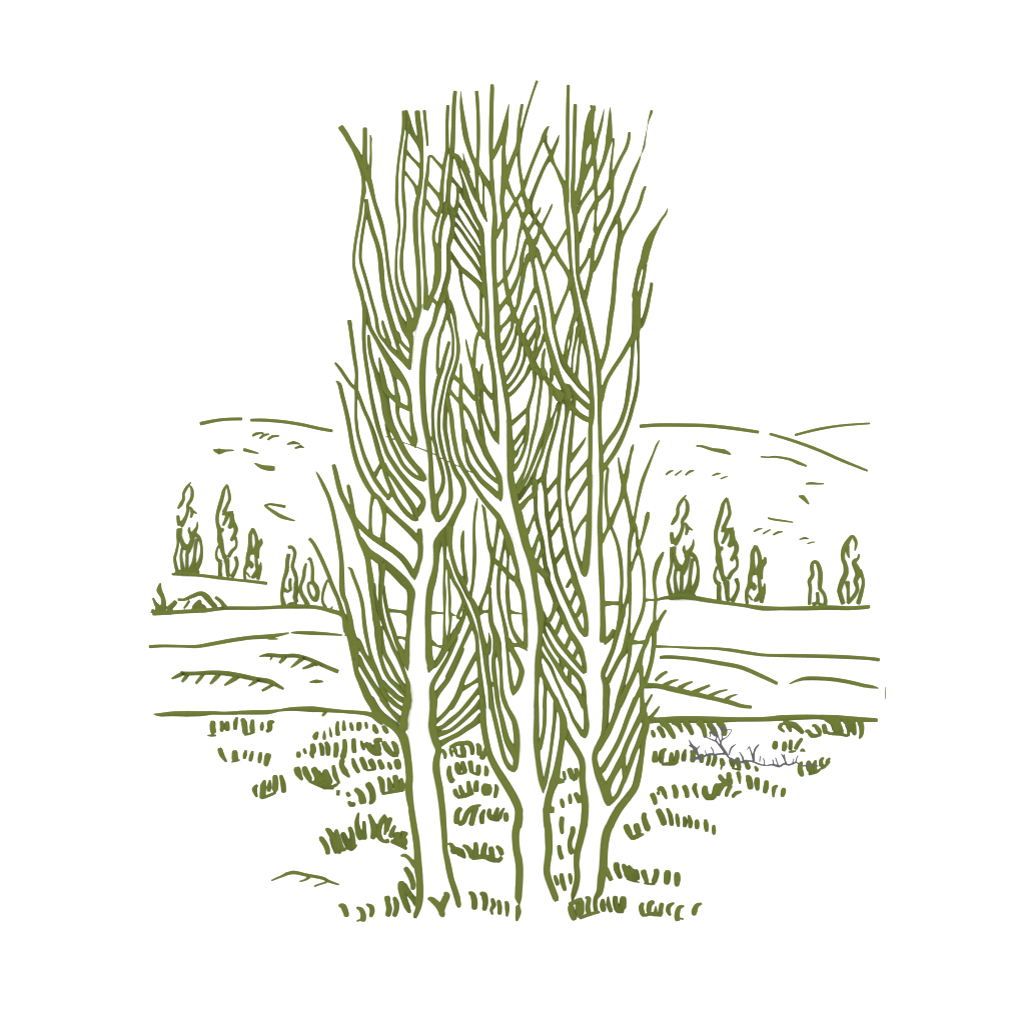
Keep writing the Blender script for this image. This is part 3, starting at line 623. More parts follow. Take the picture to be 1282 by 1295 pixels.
GRASS = """
T 420 885
K a
58,215,20 50,290,34 62,370,44
118,205,6 118,260,30 122,320,40
185,228,36 208,320,36
270,222,44 272,280,50 256,318,30
340,222,30 352,298,30
420,245,20 435,300,50 465,345,30
512,262,40 565,345,44
K b
38,430,40 42,510,46 30,590,40
122,395,30 130,470,44 120,540,50 100,600,60
110,600,50 95,660,46 130,730,60 180,790,6
218,388,36 218,470,44 228,545,40
290,412,26 325,515,36
335,430,30 390,500,60 440,540,50 505,548,26
375,435,36 405,500,40
430,440,30 445,410,34 510,410,40
450,430,60 460,500,70 480,540,50
515,420,40 560,500,60 620,560,36 675,570,16
600,420,20 640,470,50 662,560,40
K c
190,605,14 210,610,30 230,670,44 275,745,30
290,580,44 325,660,50 345,715,40
380,600,56 410,660,56 440,705,30
340,718,16 450,706,14
470,605,36 500,670,50 515,710,50
565,630,36 600,712,46
650,600,60 665,660,66 675,710,50
K d
460,780,24 500,830,56 512,950,36
565,785,16 585,860,50 590,930,50
635,760,50 650,850,50 655,920,50
700,790,20 705,860,50 710,910,60
500,958,14 650,925,30 730,905,50
K e
38,942,40 80,945,50
145,935,36 180,985,44
165,1025,20 190,1062,44 240,1055,30
225,900,36 290,960,60 315,1060,80
350,840,60 400,920,60 410,1010,56 375,1060,16
T 420 1025
K f
-10,270,40 20,360,50 50,440,40
38,190,30 60,280,40 90,380,60 145,402,8
60,440,30 90,400,40
100,220,40 140,310,60 180,400,50
172,165,34 200,240,44 205,350,60 180,412,30
205,400,30 255,348,6
270,20,12 250,120,40 270,230,60 300,300,60
322,105,26 325,200,36 325,300,56
K fa
370,35,20 410,130,50 425,220,60 405,295,40
425,140,40 465,170,30
540,40,16 500,110,44 475,200,44 480,270,50 525,315,24 580,305,50
545,60,20 545,180,34 530,255,10
600,70,30 565,140,50 550,220,30
640,150,20 610,210,40 590,280,50
590,310,30 680,340,50 760,395,20
660,215,36 670,290,90 720,320,90 745,360,50
690,215,20 740,240,50 755,215,20
640,300,50 700,320,90 748,350,50
700,260,90 750,280,50
K ga
735,575,40 790,660,54 818,750,44 815,810,36
K gb
700,715,56 705,790,74 720,870,60 760,980,54 790,1045,16
720,740,50 770,830,50 830,910,50 860,970,50
K h
60,965,14 110,975,56 140,1040,50 145,1085,40
K i
240,985,8 290,1005,40 315,1060,48 308,1130,56
245,1125,14 290,1110,14
340,950,8 395,980,44 405,1030,44 385,1085,26
K j
555,865,60 565,940,44 577,1000,54 560,1080,44
625,875,26 650,940,50 650,1010,44 625,1080,40
K k
965,900,10 1010,905,46 1090,985,60 1115,1060,50 1115,1085,30
1130,835,14 1160,865,60 1125,950,60 1110,1020,50
T 570 885
K l
-90,500,20 -60,550,36 -58,605,14
K m
-15,485,20 60,450,36 130,440,36 190,445,46 217,500,44 215,565,30
-10,490,34 15,580,26
30,470,36 60,560,36
110,460,50 138,570,56
50,568,26 160,578,18
255,445,18 285,480,50 288,570,44
290,575,24 325,590,32 345,550,30
K n
-10,665,24 -18,740,50 8,820,50 40,800,12
60,630,34 70,700,60 85,760,30
115,620,34 135,700,46 150,740,46
75,758,16 165,738,16
195,615,50 205,700,40 215,745,40
280,655,40 280,720,46 285,765,30
200,735,20 295,768,16
350,665,18 362,720,44 355,780,36
K o
38,900,34 50,950,44 75,990,30
90,860,20 105,920,40 130,965,50
175,820,30 185,890,44 200,950,60
265,815,34 255,880,50 262,940,44
60,993,16 150,970,40 235,940,30
370,850,100 362,910,104 366,975,96
445,855,10 465,900,40 445,1000,30
K p
110,1095,36 65,1150,50 60,1265,56
70,1262,36 125,1240,44 165,1150,44 220,1095,40 310,1068,10
270,1080,36 230,1170,50 205,1281,50
345,1110,18 315,1180,50 318,1265,36
K q
395,1100,26 388,1160,44 410,1195,50 500,1220,20
480,1090,24 455,1160,40 440,1200,40
545,1095,12 510,1150,30 500,1215,24
455,1185,50 500,1195,40
560,1140,34 560,1190,50 562,1240,36
T 570 1025
K r
-30,345,12 0,345,30 30,390,50 100,430,80 150,488,8
0,390,60 60,430,70
115,355,12 160,375,40 200,430,50 210,490,40
250,320,30 255,400,50 250,480,50
355,325,36 335,400,50 325,470,50
205,485,40 330,470,40 400,490,50 480,508,36 520,470,36
405,365,50 415,440,50 425,490,50
455,360,20 500,400,46 520,460,40
K s
175,832,14 220,855,50 240,930,56 237,1010,50
290,840,16 335,860,60 350,940,50 335,1020,36
K t
415,890,30 435,960,40 410,1010,26 425,1060,14
482,905,30 495,980,40 492,1060,36
540,938,14 565,940,36 572,1000,40 568,1080,12
T 570 885
K ua
1140,720,36 1160,820,20
1195,690,50 1220,760,50 1235,810,40
1265,690,44 1275,750,30 1265,810,30
1230,820,18 1285,800,18
K ub
1118,1000,36 1140,1100,40
K uc
1203,950,30 1212,1060,38
1255,940,40 1290,1000,50 1310,1050,50
T 570 1025
K ud
1128,60,44 1120,150,44 1130,245,26
K ue
1230,160,44 1235,220,46 1205,320,40 1212,400,44 1235,445,50
1210,350,20 1245,430,24
K uf
1095,350,34 1105,430,40 1130,500,44
K ug
1050,655,18 1065,700,36 1085,765,30
1118,635,34 1130,720,46 1160,820,30
1200,635,24 1212,690,38 1215,755,10
T 720 1025
K v
-12,960,30 30,940,36 90,915,36 135,900,26
10,960,60 25,1040,60 55,1115,50
75,945,20 90,1020,50 110,1095,30
125,910,40 115,1000,60 120,1060,50
155,888,12 195,895,36 185,980,40 195,1040,50
100,1098,16 200,1055,30 312,1030,14
K w
340,895,24 335,960,52 350,1030,46
392,870,8 395,950,40 425,1035,36
K wa
465,865,46 465,940,48 490,1010,50 555,1025,24
545,870,56 540,950,66 540,1010,60
K x
750,935,26 725,980,42 738,1040,46 755,1080,16
865,930,30 815,950,50 800,1040,40
760,1072,16 820,1050,30 940,1065,24
875,970,16 870,1050,36
940,935,40 925,1000,40 925,1065,40
820,1050,40 920,1050,40
K y
1065,937,8 1010,970,40 1000,1020,40 1025,1070,16
K ya
1165,968,8 1110,990,40 1090,1060,48 1098,1125,50
1120,1095,14 1160,1105,14
K z
475,525,56 480,600,56 522,695,36
540,540,20 570,600,60 620,640,110 650,670,100
590,560,50 640,630,40
672,595,30 680,650,50 690,710,50
575,695,20 712,732,8
565,620,60 610,670,70 670,700,50
K za
745,600,56 760,660,50 790,740,30
875,590,50 880,650,50 850,740,50
750,740,12 870,752,12
K zb
995,605,60 990,680,66 982,755,50
K zc
1088,625,50 1092,700,60 1085,775,36
K zd
565,140,56 600,220,60 640,300,20
670,130,56 690,200,60 710,240,50
630,285,40 690,262,40 758,240,8
K ze
765,20,36 755,80,50 790,180,60 810,210,30
K zf
890,-15,50 930,60,60 965,155,56
985,-25,20 1020,50,40 1038,160,40
1085,30,36 1105,170,38
1158,60,24 1170,110,40 1165,175,34
1205,45,16 1225,120,44 1220,185,28
T 720 885
K zg
830,945,50 860,1010,46 872,1070,30
890,925,30 930,895,36 960,950,44 985,1012,8
890,930,40 910,970,20
1048,860,42 1075,930,50 1075,1005,40
1155,865,50 1185,930,44 1192,1000,36
K zh
870,515,34 865,580,50 868,640,70
985,495,10 940,530,50 930,590,50 930,650,30
930,655,14 1000,650,30 1060,640,40 1105,625,20
1035,530,26 1030,600,44 1030,640,40
1090,505,26 1090,570,44 1080,630,40
1177,497,6 1160,560,44 1155,630,44
K zi
835,305,34 860,385,46
885,275,30 925,310,50 962,390,34
920,225,50 990,270,56 1040,350,50 1068,400,22
1030,215,50 1100,250,50 1145,335,16
1160,220,50 1210,280,50 1250,360,34
T 960 900 100
K ca
380,170,50 430,190,60 560,220,90 650,290,76 715,360,46
380,190,40 330,260,56 415,335,16
450,220,66 500,300,46 505,340,34
735,330,16 790,320,56 860,390,66 1010,380,14
850,240,26 900,230,46 960,300,70 1000,370,30
1035,200,60 1060,280,70 1075,370,60
1100,330,50 1160,375,36
T 1000 840
K cb
330,545,30 420,590,60 460,650,90 465,700,56
450,560,60 490,650,60 520,705,40
480,560,50 470,640,60
530,560,40 575,620,34 585,735,16
600,560,80 625,640,70 650,725,20
560,580,50 600,690,40
690,560,50 715,640,48 712,715,34 688,757,10
400,705,26 500,712,22 580,728,20
T 960 900 100
K cc
265,470,60 255,550,86 240,620,60
405,480,50 410,560,76 388,650,56
510,450,50 505,540,52 500,630,60
470,658,26 600,640,24
700,430,40 630,520,56 580,620,56
705,595,50 700,655,84
K cd
700,810,30 660,880,64 670,980,86 710,1055,46
805,790,50 800,880,86 830,980,96
920,780,16 895,860,66 890,970,90
790,1018,24 930,980,34 1000,920,20
1050,740,16 1000,800,56 1010,900,66
1000,930,36 1060,890,36 1145,800,36
1150,745,12 1110,800,56 1090,860,40
T 860 900 100
K ce
280,160,90 370,260,80 410,430,46
450,180,90 520,280,76 580,400,50
600,160,80 680,240,96 715,330,84 712,400,56
K cf
165,625,16 205,700,76 195,830,76
345,680,56 345,760,74 345,840,50
470,690,46 465,780,54 432,885,44
570,710,56 555,800,64 515,895,50
660,750,50 690,850,80 705,890,40
670,880,40 658,955,6
815,750,56 840,830,80 860,910,46
920,740,60 940,840,70 965,940,46
830,918,20 990,950,12
1050,780,46 1090,880,76 1120,945,60
1205,880,16 1240,940,56 1240,980,34
K cg
640,1015,46 660,1080,70 760,1160,56 840,1170,56
785,980,66 790,1060,74 800,1150,96
930,970,54 955,1060,56 968,1180,10
T 860 885 200
K cg
415,690,28 385,740,30 370,790,22
400,660,50 420,690,26
500,745,10 450,760,28 420,796,18
290,700,30 340,692,30 400,672,40
350,690,34 320,740,28 308,785,16
205,695,34 200,750,50 225,790,46 270,780,44 290,710,40 305,680,30
132,675,16 115,720,36 145,800,12
K ch
530,617,10 555,640,48 572,730,40
625,628,38 622,680,42 628,740,20
700,652,28 695,710,40 683,762,28
795,695,8 760,720,34 755,795,8
840,712,28 835,750,38 824,792,22
T 800 1000
K zf
648,290,32 650,340,46 650,395,34
735,290,44 750,420,44
820,345,34 822,450,38
K y
705,1145,10 650,1165,38 625,1220,54 618,1270,36
T 320 1000 200
K ci
145,732,5 220,700,12 320,665,24 430,685,20 560,710,20 620,738,16 700,764,4
255,670,5 300,665,10
460,700,22 420,725,10 372,739,3
600,742,10 540,760,8 492,778,7
T 240 880 200
K aa
188,200,40 185,260,42 195,310,44
140,322,10 215,322,16
T 240 880 200
K ab
255,200,24 262,250,30 255,295,24
303,205,30 303,250,36 305,290,34
T 240 880 200
K ac
385,170,8 370,220,34 368,280,24
T 240 880 200
K ad
415,185,20 440,220,44 450,315,36
510,190,22 505,250,36 510,300,36
440,320,14 530,297,10
T 240 880 200
K ae
588,210,22 582,285,38
690,212,8 650,220,40 648,270,36 615,292,12
T 240 880 200
K af
240,420,36 260,480,36 300,540,8
365,440,40 365,490,44 370,530,60
335,538,10 410,520,10
T 240 880 200
K ag
455,440,28 440,515,32
510,445,22 488,535,34
575,455,30 562,550,28
640,465,50 625,520,44 615,575,28
T 240 880 200
K ah
550,720,10 525,760,40 545,825,10
610,680,10 595,730,44 590,800,44 570,835,12
650,680,18 640,780,40
690,640,34 695,710,44 690,780,40
580,835,14 700,785,20
735,640,20 755,710,38 762,790,34
T 240 880 200
K ai
1040,290,14 1018,330,44 1025,360,20
1090,280,8 1090,360,32
1132,252,8 1148,340,24
T 240 880 200
K aj
880,450,36 882,505,40
922,425,24 942,475,26
992,385,34 1000,440,46 990,475,36 1003,510,8
1050,380,18 1070,420,34 1075,490,30
1100,370,18 1120,420,38 1120,490,28
T 240 880 200
K ak
865,575,54 880,630,50 915,688,10
925,570,34 945,630,48 980,690,36
995,580,46 1030,640,50 1060,720,60
960,690,16 1100,745,24 1170,745,20
1050,605,16 1060,690,50
1095,595,34 1110,660,60 1140,720,60
1162,560,22 1180,650,36 1215,715,10
1205,715,20 1150,740,24
1000,690,36 1060,715,50 1150,725,40
1040,650,50 1120,700,60
T 240 880 200
K al
1045,1150,18 1070,1165,38 1110,1230,38 1120,1290,30
1095,1085,10 1125,1095,38 1170,1170,42 1210,1260,44
1183,1085,24 1200,1160,38 1215,1230,44
"""
PLANTS = """
T 200 600
K cypress_a
335,75,6 290,130,26 258,190,24 255,250,26 230,300,34 198,350,14
325,110,10 345,160,26 345,220,30 330,265,30 300,310,28 300,360,24 285,420,28 255,480,40 225,530,40
200,545,24 195,620,20 200,700,22 185,780,26 168,850,28 180,930,32 200,1000,36
222,540,40 226,620,20 245,700,40 265,730,60 292,755,40
242,740,20 230,820,20 238,900,26 255,1000,40
318,530,8 312,570,24 330,610,26 340,660,32 315,730,36 295,790,28 292,870,26 290,970,24
398,475,5 395,530,22 370,580,36 345,615,50 330,650,30
365,600,40 415,640,30 438,720,22 440,800,28 425,880,40 395,940,50 370,980,60
355,625,30 330,720,36 300,800,26
393,650,26 378,740,26 368,830,24 360,900,40 330,965,44
200,410,28 205,470,34 218,520,44
225,500,44 260,470,24
322,325,6 345,370,30 335,440,12
345,365,30 395,398,6
350,395,30 325,440,12
170,1005,40 270,990,60 360,985,60 420,1000,36
K cypress_b
697,97,5 665,160,30 648,230,34 622,320,36 600,410,32 600,490,32 618,560,40 622,620,44
700,100,14 718,180,24 725,250,26 700,310,28 662,390,34
645,405,16 700,393,26 765,375,10
705,400,36 685,460,30 655,520,18
745,385,36 750,440,40 748,500,56 710,545,26
760,480,36 788,550,40 775,610,36 735,675,24
780,630,30 795,690,20 785,740,24 745,780,30 710,840,30
665,548,24 632,575,40
618,600,36 625,660,56 640,730,44 658,800,30 680,850,50
610,720,16 588,800,22 600,860,28 640,890,40
690,850,60 700,910,40 705,1000,30 720,1040,40
628,890,40 625,980,34 630,1040,40
780,828,36 802,900,28 785,970,30 745,1045,40
K cypress_c
962,540,20 932,610,34 930,690,36 930,760,50 908,830,36 905,900,40 880,960,30 875,1020,24 885,1075,24
962,545,20 990,620,30 1000,700,34 985,770,36 992,840,24 1000,920,30 1015,970,50 990,1010,50 945,1050,16
1045,645,10 1040,695,40 1012,750,36 1020,855,6
940,785,50 985,795,36
915,890,50 945,920,46 945,955,14
1040,885,8 1035,960,30 1010,1070,30
885,985,14 932,1042,10
T 320 640
K cypress_d
350,420,34 395,418,30 425,470,30 415,540,28 400,610,30 425,680,36 440,740,30 435,800,40 437,870,44 428,930,44 450,980,30
362,480,36 345,560,34 340,650,38 310,750,28 300,830,34 292,910,28 310,1010,50
378,730,22 372,790,26 382,860,22
310,840,36 345,865,24 378,855,14
355,1005,30 385,985,16 450,995,16
K cypress_e
552,550,16 575,532,30 592,570,24 605,650,28 605,760,30 640,820,46 655,880,40 635,950,46 590,920,24 562,850,24 562,780,16 605,785,24
538,575,14 520,640,28 508,730,30 482,810,28 490,890,34 530,960,40 560,1015,50
K cypress_f
755,745,16 725,820,28 705,900,24 705,970,24 740,1035,30
808,1015,10 785,1048,20
785,855,20
T 980 640
K cypress_g
345,1005,30 350,920,30 355,830,30 345,760,34 378,700,36 370,620,34 385,570,30 425,575,36 455,650,40 460,730,40 455,800,40 460,840,30 495,890,30 510,950,34 505,1010,40
425,870,28 433,940,28 428,1000,36
375,1000,40 430,985,20 480,1010,30
432,835,16 470,840,24
K cypress_h
690,1000,40 660,900,44 652,850,44 680,760,50 715,680,50 710,600,40 685,530,36 690,450,40 725,380,50 780,305,24 815,350,30 820,400,24 808,455,6
745,400,16 735,460,30 752,530,6
848,480,14 840,530,24 800,570,44 830,640,60 840,700,50 815,760,40 835,830,30 815,890,30 760,960,30 730,990,30
730,760,50 740,850,24 740,960,24
860,640,30 885,720,30 892,790,30 870,890,40 850,960,40 840,1000,40
T 180 730
K bush_spiky
185,55,6 172,130,56 205,200,40 215,270,50 200,350,70
105,205,12 130,260,30 160,310,56 150,360,50
100,320,14 112,360,60
115,372,30 210,365,50 300,362,40
250,320,60 290,330,70
K bush_mound
245,320,30 300,290,50 345,240,40
270,340,80 310,340,50
355,225,24 420,228,24 500,195,36 590,165,42 650,200,60 700,260,50 750,310,46
480,235,18 450,280,24 418,320,12
585,225,14 570,270,70 545,320,90 600,320,100 650,330,50
500,345,40 550,320,60 620,330,60
735,200,28 790,240,34 830,290,40 860,315,30
T 240 880 200
"""
LINES = """
T 200 600
L slope
135,1012,18 250,1008,34 400,1020,26 600,1045,30 800,1070,22 950,1085,26 1108,1105,28
T 320 640
L far
950,1140,50 900,1100,44 870,1085,40 780,1060,38 700,1038,34 600,1022,34 450,1018,40 300,1022,32 150,1030,30 0,1035,32 -280,1036,32 -500,1060,34 -700,1070,36 -1020,1092,36
T 180 730
L mid
65,705,30 200,697,26 400,700,24 550,702,30 700,677,34 900,640,36 1100,612,36 1281,600,40 1400,582,26 1490,564,8
1270,622,20 1375,628,8
T 320 770
L mid
380,243,5 450,241,26 600,246,34 750,254,26 905,267,12
925,266,12 948,268,14
T 180 730
L f1
385,955,8 420,975,36 550,975,34 700,967,40 850,975,44 1000,1000,44 1150,1032,40 1281,1055,46 1350,1087,36 1435,1135,18
410,975,44 295,1030,16
460,990,36 400,1062,24
620,985,30 540,1080,24
780,985,40 735,1030,36 685,1085,14
970,1010,40 900,1050,36 830,1098,14
1170,1040,36 1075,1105,12
1325,1090,26 1210,1152,24
T 320 770
L f2
60,485,5 150,468,34 300,478,34 430,475,36 550,505,34 650,545,34 760,595,34 868,638,36
190,490,20 172,522,8
330,485,36 265,550,26
510,495,36 440,550,28 380,598,5
635,550,36 560,585,28 500,607,16
640,565,30 655,580,8
L f3
570,745,10 640,735,34 712,738,14
L edge
-160,1053,34 0,1050,42 150,1047,42 270,1030,20 400,1016,36 600,1018,56 750,1028,40 900,1040,30 1100,1055,36 1200,1075,46 1260,1105,70 1330,1150,80
740,1045,26 700,1088,24
T 180 860 120
L edge
150,463,6 250,470,46 400,458,60 600,457,70 800,455,62 950,446,44 1100,450,38 1300,445,46
T 240 500 200
L ridge
80,230,28 200,205,24 300,193,22 428,190,22
488,200,20 600,200,24 750,212,24 900,235,24 1050,268,24 1160,288,22
L mark
505,330,14 540,310,18 600,303,5
565,352,12 600,322,18 648,313,5
630,362,12 670,332,18 730,328,4
L mark
785,398,6 840,382,22 895,395,4
850,430,12 900,412,16 928,426,4
L mark
188,440,6 240,455,44 290,447,14 360,445,5
L mark
432,438,24 500,456,18 560,470,5
L mark
522,548,4 580,578,28 640,590,38 690,592,36
L mark
600,895,6 650,882,12 778,903,20
610,895,12 680,945,22 750,985,26 855,1018,3
T 800 500 200
L ridge
52,250,26 200,240,26 400,240,26 600,245,26 800,265,26 1025,298,22
T 940 500 200
L ridge
208,310,18 400,367,22 600,440,22 800,528,22 1008,612,14
L ridgefar
413,322,16 600,275,20 800,243,16 1028,226,12
T 800 500 200
L mark
512,410,8 560,412,14 640,437,20 740,455,32 798,480,4
L mark
265,645,10 300,618,14 330,607,5
340,650,10 400,606,7
425,648,10 460,618,16 500,608,5
L mark
640,652,4 685,635,14 715,632,4
708,678,8 740,665,8 772,655,4
T 940 500 200
L mark
135,496,8 200,502,8 260,498,12 370,517,16 440,545,22 515,574,8
L mark
502,718,8 545,712,16 600,716,10 655,716,6
L mark
445,815,8 480,825,34 520,870,14 532,882,6
L mark
195,993,10 240,1005,12 330,1018,10 405,1029,4
L mark
80,1105,10 120,1085,12 155,1078,4
155,1123,10 220,1086,8
238,1132,10 280,1110,14 320,1104,4
L mark
450,1169,4 497,1156,14 530,1163,4
515,1203,8 550,1192,6 580,1188,4
T 800 740 200
L far
105,115,14 180,122,14 250,105,22 330,98,30 450,98,36 600,122,34 750,145,24 900,165,24 1050,187,36 1200,190,26 1400,188,32 1600,183,34 1750,187,30 1900,178,28 1923,173,28
T 800 740 200
L mid
190,498,22 300,500,12 500,510,18 650,513,18 800,528,24 950,552,24 1080,568,20 1300,572,26 1500,576,26 1700,582,28 1900,594,24 2002,606,26
L curve
215,588,22 300,583,26 500,600,26 700,632,30 880,668,30 1050,740,28 1175,800,22
T 940 740 200
L curve
370,802,4 440,772,18 520,756,28 700,762,28 850,785,28 980,815,26 1040,824,24 1095,837,4
T 800 740 200
L f4
90,815,46 200,818,36 300,838,40 400,862,38 550,895,34 700,930,30 800,955,34 880,980,28 967,990,22
250,815,34 320,780,20 375,767,5
370,840,40 440,800,20 490,783,10
480,875,34 560,840,24 628,812,18
610,905,30 690,868,18 770,848,8
750,930,30 800,900,16 850,886,5
180,778,20 230,730,26 282,700,18
T 800 740 200
L edge
130,1095,60 200,1095,40 350,1090,50 500,1090,54 650,1092,50 850,1090,34 1050,1088,34 1150,1082,40 1200,1078,44 1350,1072,40 1500,1070,34 1650,1080,50 1800,1088,40 1985,1096,28
L stake
T 1000 840
958,230,2 958,300,8 958,365,2
"""
TWIG = """
T 860 900 100
190,775,24 260,765,28 330,755,34 430,705,28 500,690,26 560,705,36 620,690,24 740,690,28 780,740,24 850,780,26 930,805,28 1020,825,28 1090,800,22 1180,815,24 1270,850,24 1342,870,20 1412,875,16 1482,862,24 1582,885,38 1622,888,28 1682,850,28 1762,865,26 1842,840,24 1882,825,18 1942,865,16 2002,882,18 2082,860,18 2142,855,18 2242,888,8
138,455,5 190,550,36 240,610,66 280,690,32 300,740,18
140,540,10 180,580,20
320,550,12 270,610,18
395,620,8 425,700,12
490,565,10 530,630,18 540,690,14
250,740,10 300,750,16
190,770,14 230,800,12
750,695,50 690,600,40 660,540,28 655,480,20
730,670,32 640,560,18 580,480,26 545,470,18 440,425,9 400,408,18
470,410,12 490,395,12 470,330,9
470,325,8 530,370,12 590,405,14 570,470,14
515,215,22 560,270,28 590,330,22 620,420,12 650,500,16
660,250,26 690,290,26 670,350,9 680,440,16 660,490,22
690,270,20 720,260,18 740,310,20
745,310,12 800,285,9 835,300,9 780,390,9 740,425,10 685,455,18
905,530,6 840,575,26 810,630,24 790,710,14
955,650,8 1010,740,26 1020,810,24
1120,560,12 1080,630,6
1120,570,12 1150,660,18 1190,800,28
1281,530,18 1220,600,28 1195,680,24 1195,800,26
1297,715,16 1287,820,12
1337,750,8 1362,800,14 1362,870,12
1497,775,14 1517,860,18
1542,745,12 1587,870,18
1637,685,12 1682,760,20 1722,850,26
1682,690,8 1697,770,20
1837,760,8 1822,830,16
1912,710,12 1882,770,14 1872,830,20
"""
MERGE = {'ab': 'aa', 'ac': 'aa', 'ad': 'aa', 'ae': 'aa', 'ag': 'af', 'ai': 'a', 'aj': 'b', 'ak': 'c', 'al': 'f', 'gb': 'ga', 'l': 'm', 't': 's',
         'uc': 'ub', 'ue': 'ud', 'wa': 'w', 'ya': 'y', 'za': 'z', 'zb': 'z', 'zc': 'z', 'ze': 'zd', 'zf': 'zd', 'i': 'h', 'cb': 'ca', 'ce': 'zi', 'cf': 'zh', 'ch': 'cg', 'zg': 'cg'}
GLAB = {
 'aa': 'straight row of upright olive grass strokes hugging the meadow edge at far left',
 'af': 'second row down of olive grass strokes at far left, starting with a slanted stroke',
 'ah': 'small cluster of grass strokes at far left, third down and lowest on that side',
 'a': 'uppermost arching row of grass strokes left of the left poplar',
 'b': 'second grass row down left of the left poplar, with an M-shaped clump',
 'c': 'third grass row down left of the left poplar, beginning in a wide jagged clump',
 'd': 'four joined upright grass strokes touching the left edge of the left poplar trunk',
 'e': 'two dots and two curved grass strokes below the mound left of the left poplar',
 'f': 'pointed grass strokes forming the left half of the big spiky tuft left of the trunks',
 'fa': 'dense tangled right half of the big spiky tuft ending against the left poplar trunk',
 'ga': 'long curved grass blades folded against the foot of the left poplar',
 'h': 'three small comma-shaped grass strokes at the lowest left of the meadow',
 'j': 'pair of thick upright grass strokes just left of the left poplar foot',
 'k': 'V-shaped sprout of grass inside the foot of the left poplar',
 'm': 'uppermost looped row of grass between the left and middle poplar trunks',
 'n': 'second row down of grass strokes between the left and middle poplar trunks',
 'o': 'third row down between left and middle trunks, ending in a solid square clump',
 'p': 'fourth row down between left and middle trunks, starting with leafy slanted blades',
 'q': 'small comb-shaped clump of grass beside the slanted blades, next to the middle trunk',
 'r': 'thick wavy clump like a hand between the left and middle trunks, fifth row down',
 's': 'lowest row of five curved strokes between the left and middle poplar feet',
 'ua': 'uppermost hooked strokes between the middle and right poplar trunks',
 'ub': 'second row of strokes between the middle and right poplar trunks',
 'ud': 'fork-shaped stroke and upright dash against the right poplar trunk',
 'uf': 'lone slanted dash low between the middle and right poplar trunks',
 'ug': 'three parallel slanted strokes lowest between the middle and right trunks',
 'v': 'dense comb of grass under the foot of the right poplar',
 'w': 'grass strokes directly right of the right poplar foot in the lowest row',
 'x': 'curly joined grass clump in the lowest row, second from the right poplar foot',
 'y': 'curved hook-shaped strokes at the right end of the lowest grass row',
 'z': 'row of thick grass blocks right of the right poplar foot, above the lowest row',
 'zd': 'slanting row of grass strokes thinning out to the right, right of the right trunk',
 'cg': 'long row of grass with a leafy star-shaped clump, below the grey fallen branch',
 'zh': 'row of grass strokes crossed by the grey fallen branch, right of the right poplar',
 'zi': 'comb of slanted strokes hanging under the meadow edge just right of the right poplar',
 'ca': 'dense curled clump hanging under the meadow edge at far right',
 'cc': 'five strokes in a short row at far right, just below the dense curled clump',
 'cd': 'curved fan of grass at the tip of the grey fallen branch at far right',
 'ci': 'thin arched ground line with two side spurs, alone at lower left',
}
PLAB = {'cypress_a': 'leftmost cypress on the left slope, flame tip and swollen basket-like base',
 'cypress_b': 'tall knobbly cypress with zigzag right side, second from the left on the left slope',
 'cypress_c': 'short stubby cypress with a side shoot, at the right end of the left slope',
 'cypress_d': 'hooked-top cypress by the left field edge, left of the teardrop one',
 'cypress_e': 'slim cypress with a teardrop loop inside, by the left field edge',
 'cypress_f': 'half-hidden cypress behind the outer branch of the left poplar',
 'cypress_g': 'short blunt-topped cypress at right, between the pointed ones',
 'cypress_h': 'rightmost cypress, tapered with a split curly crown',
 'a2': 'flame-tipped cypress with basket-like base just right of the tall poplars',
 'b2': 'tall knobbly cypress with zigzag right side, to the right of the poplars',
 'c2': 'stubby cypress with a side shoot, third from the poplars on the right',
 'bush_spiky': 'dark spiky bush at the extreme left end of the field edge',
 'bush_mound': 'low rounded bush with pale patches beside the spiky one at left'}
MLAB = ['three slanted scrub dashes just under the left hill crest', 'two little scrub dashes near the left hill crest, beside the poplars',
 'small bowl-shaped scrub mark, leftmost on the left hill', 'tapered scrub dash on the left hill, pointing right', 'thick curved scrub mark in the middle of the left hill',
 'open wedge-shaped scrub outline low on the left hill', 'long leaf-shaped scrub streak under the right hill crest', 'three slanted scrub dashes above the flame-tipped cypress at right',
 'pair of faint scrub dashes above the tall knobbly cypress at right', 'wavy scrub streak high on the right hill, under the skyline line',
 'small humped scrub mark far right on the hill', 'jagged arrow-like scrub mark on the right hill', 'thin tapering scrub line low on the right hill',
 'three slanted scrub dashes above the stubby cypress at right', 'pair of faint scrub dashes near the blunt-topped cypress']
# ------------------------------------------------------------------ the three tall trees
st = [p for _, p in parse(TREES)]
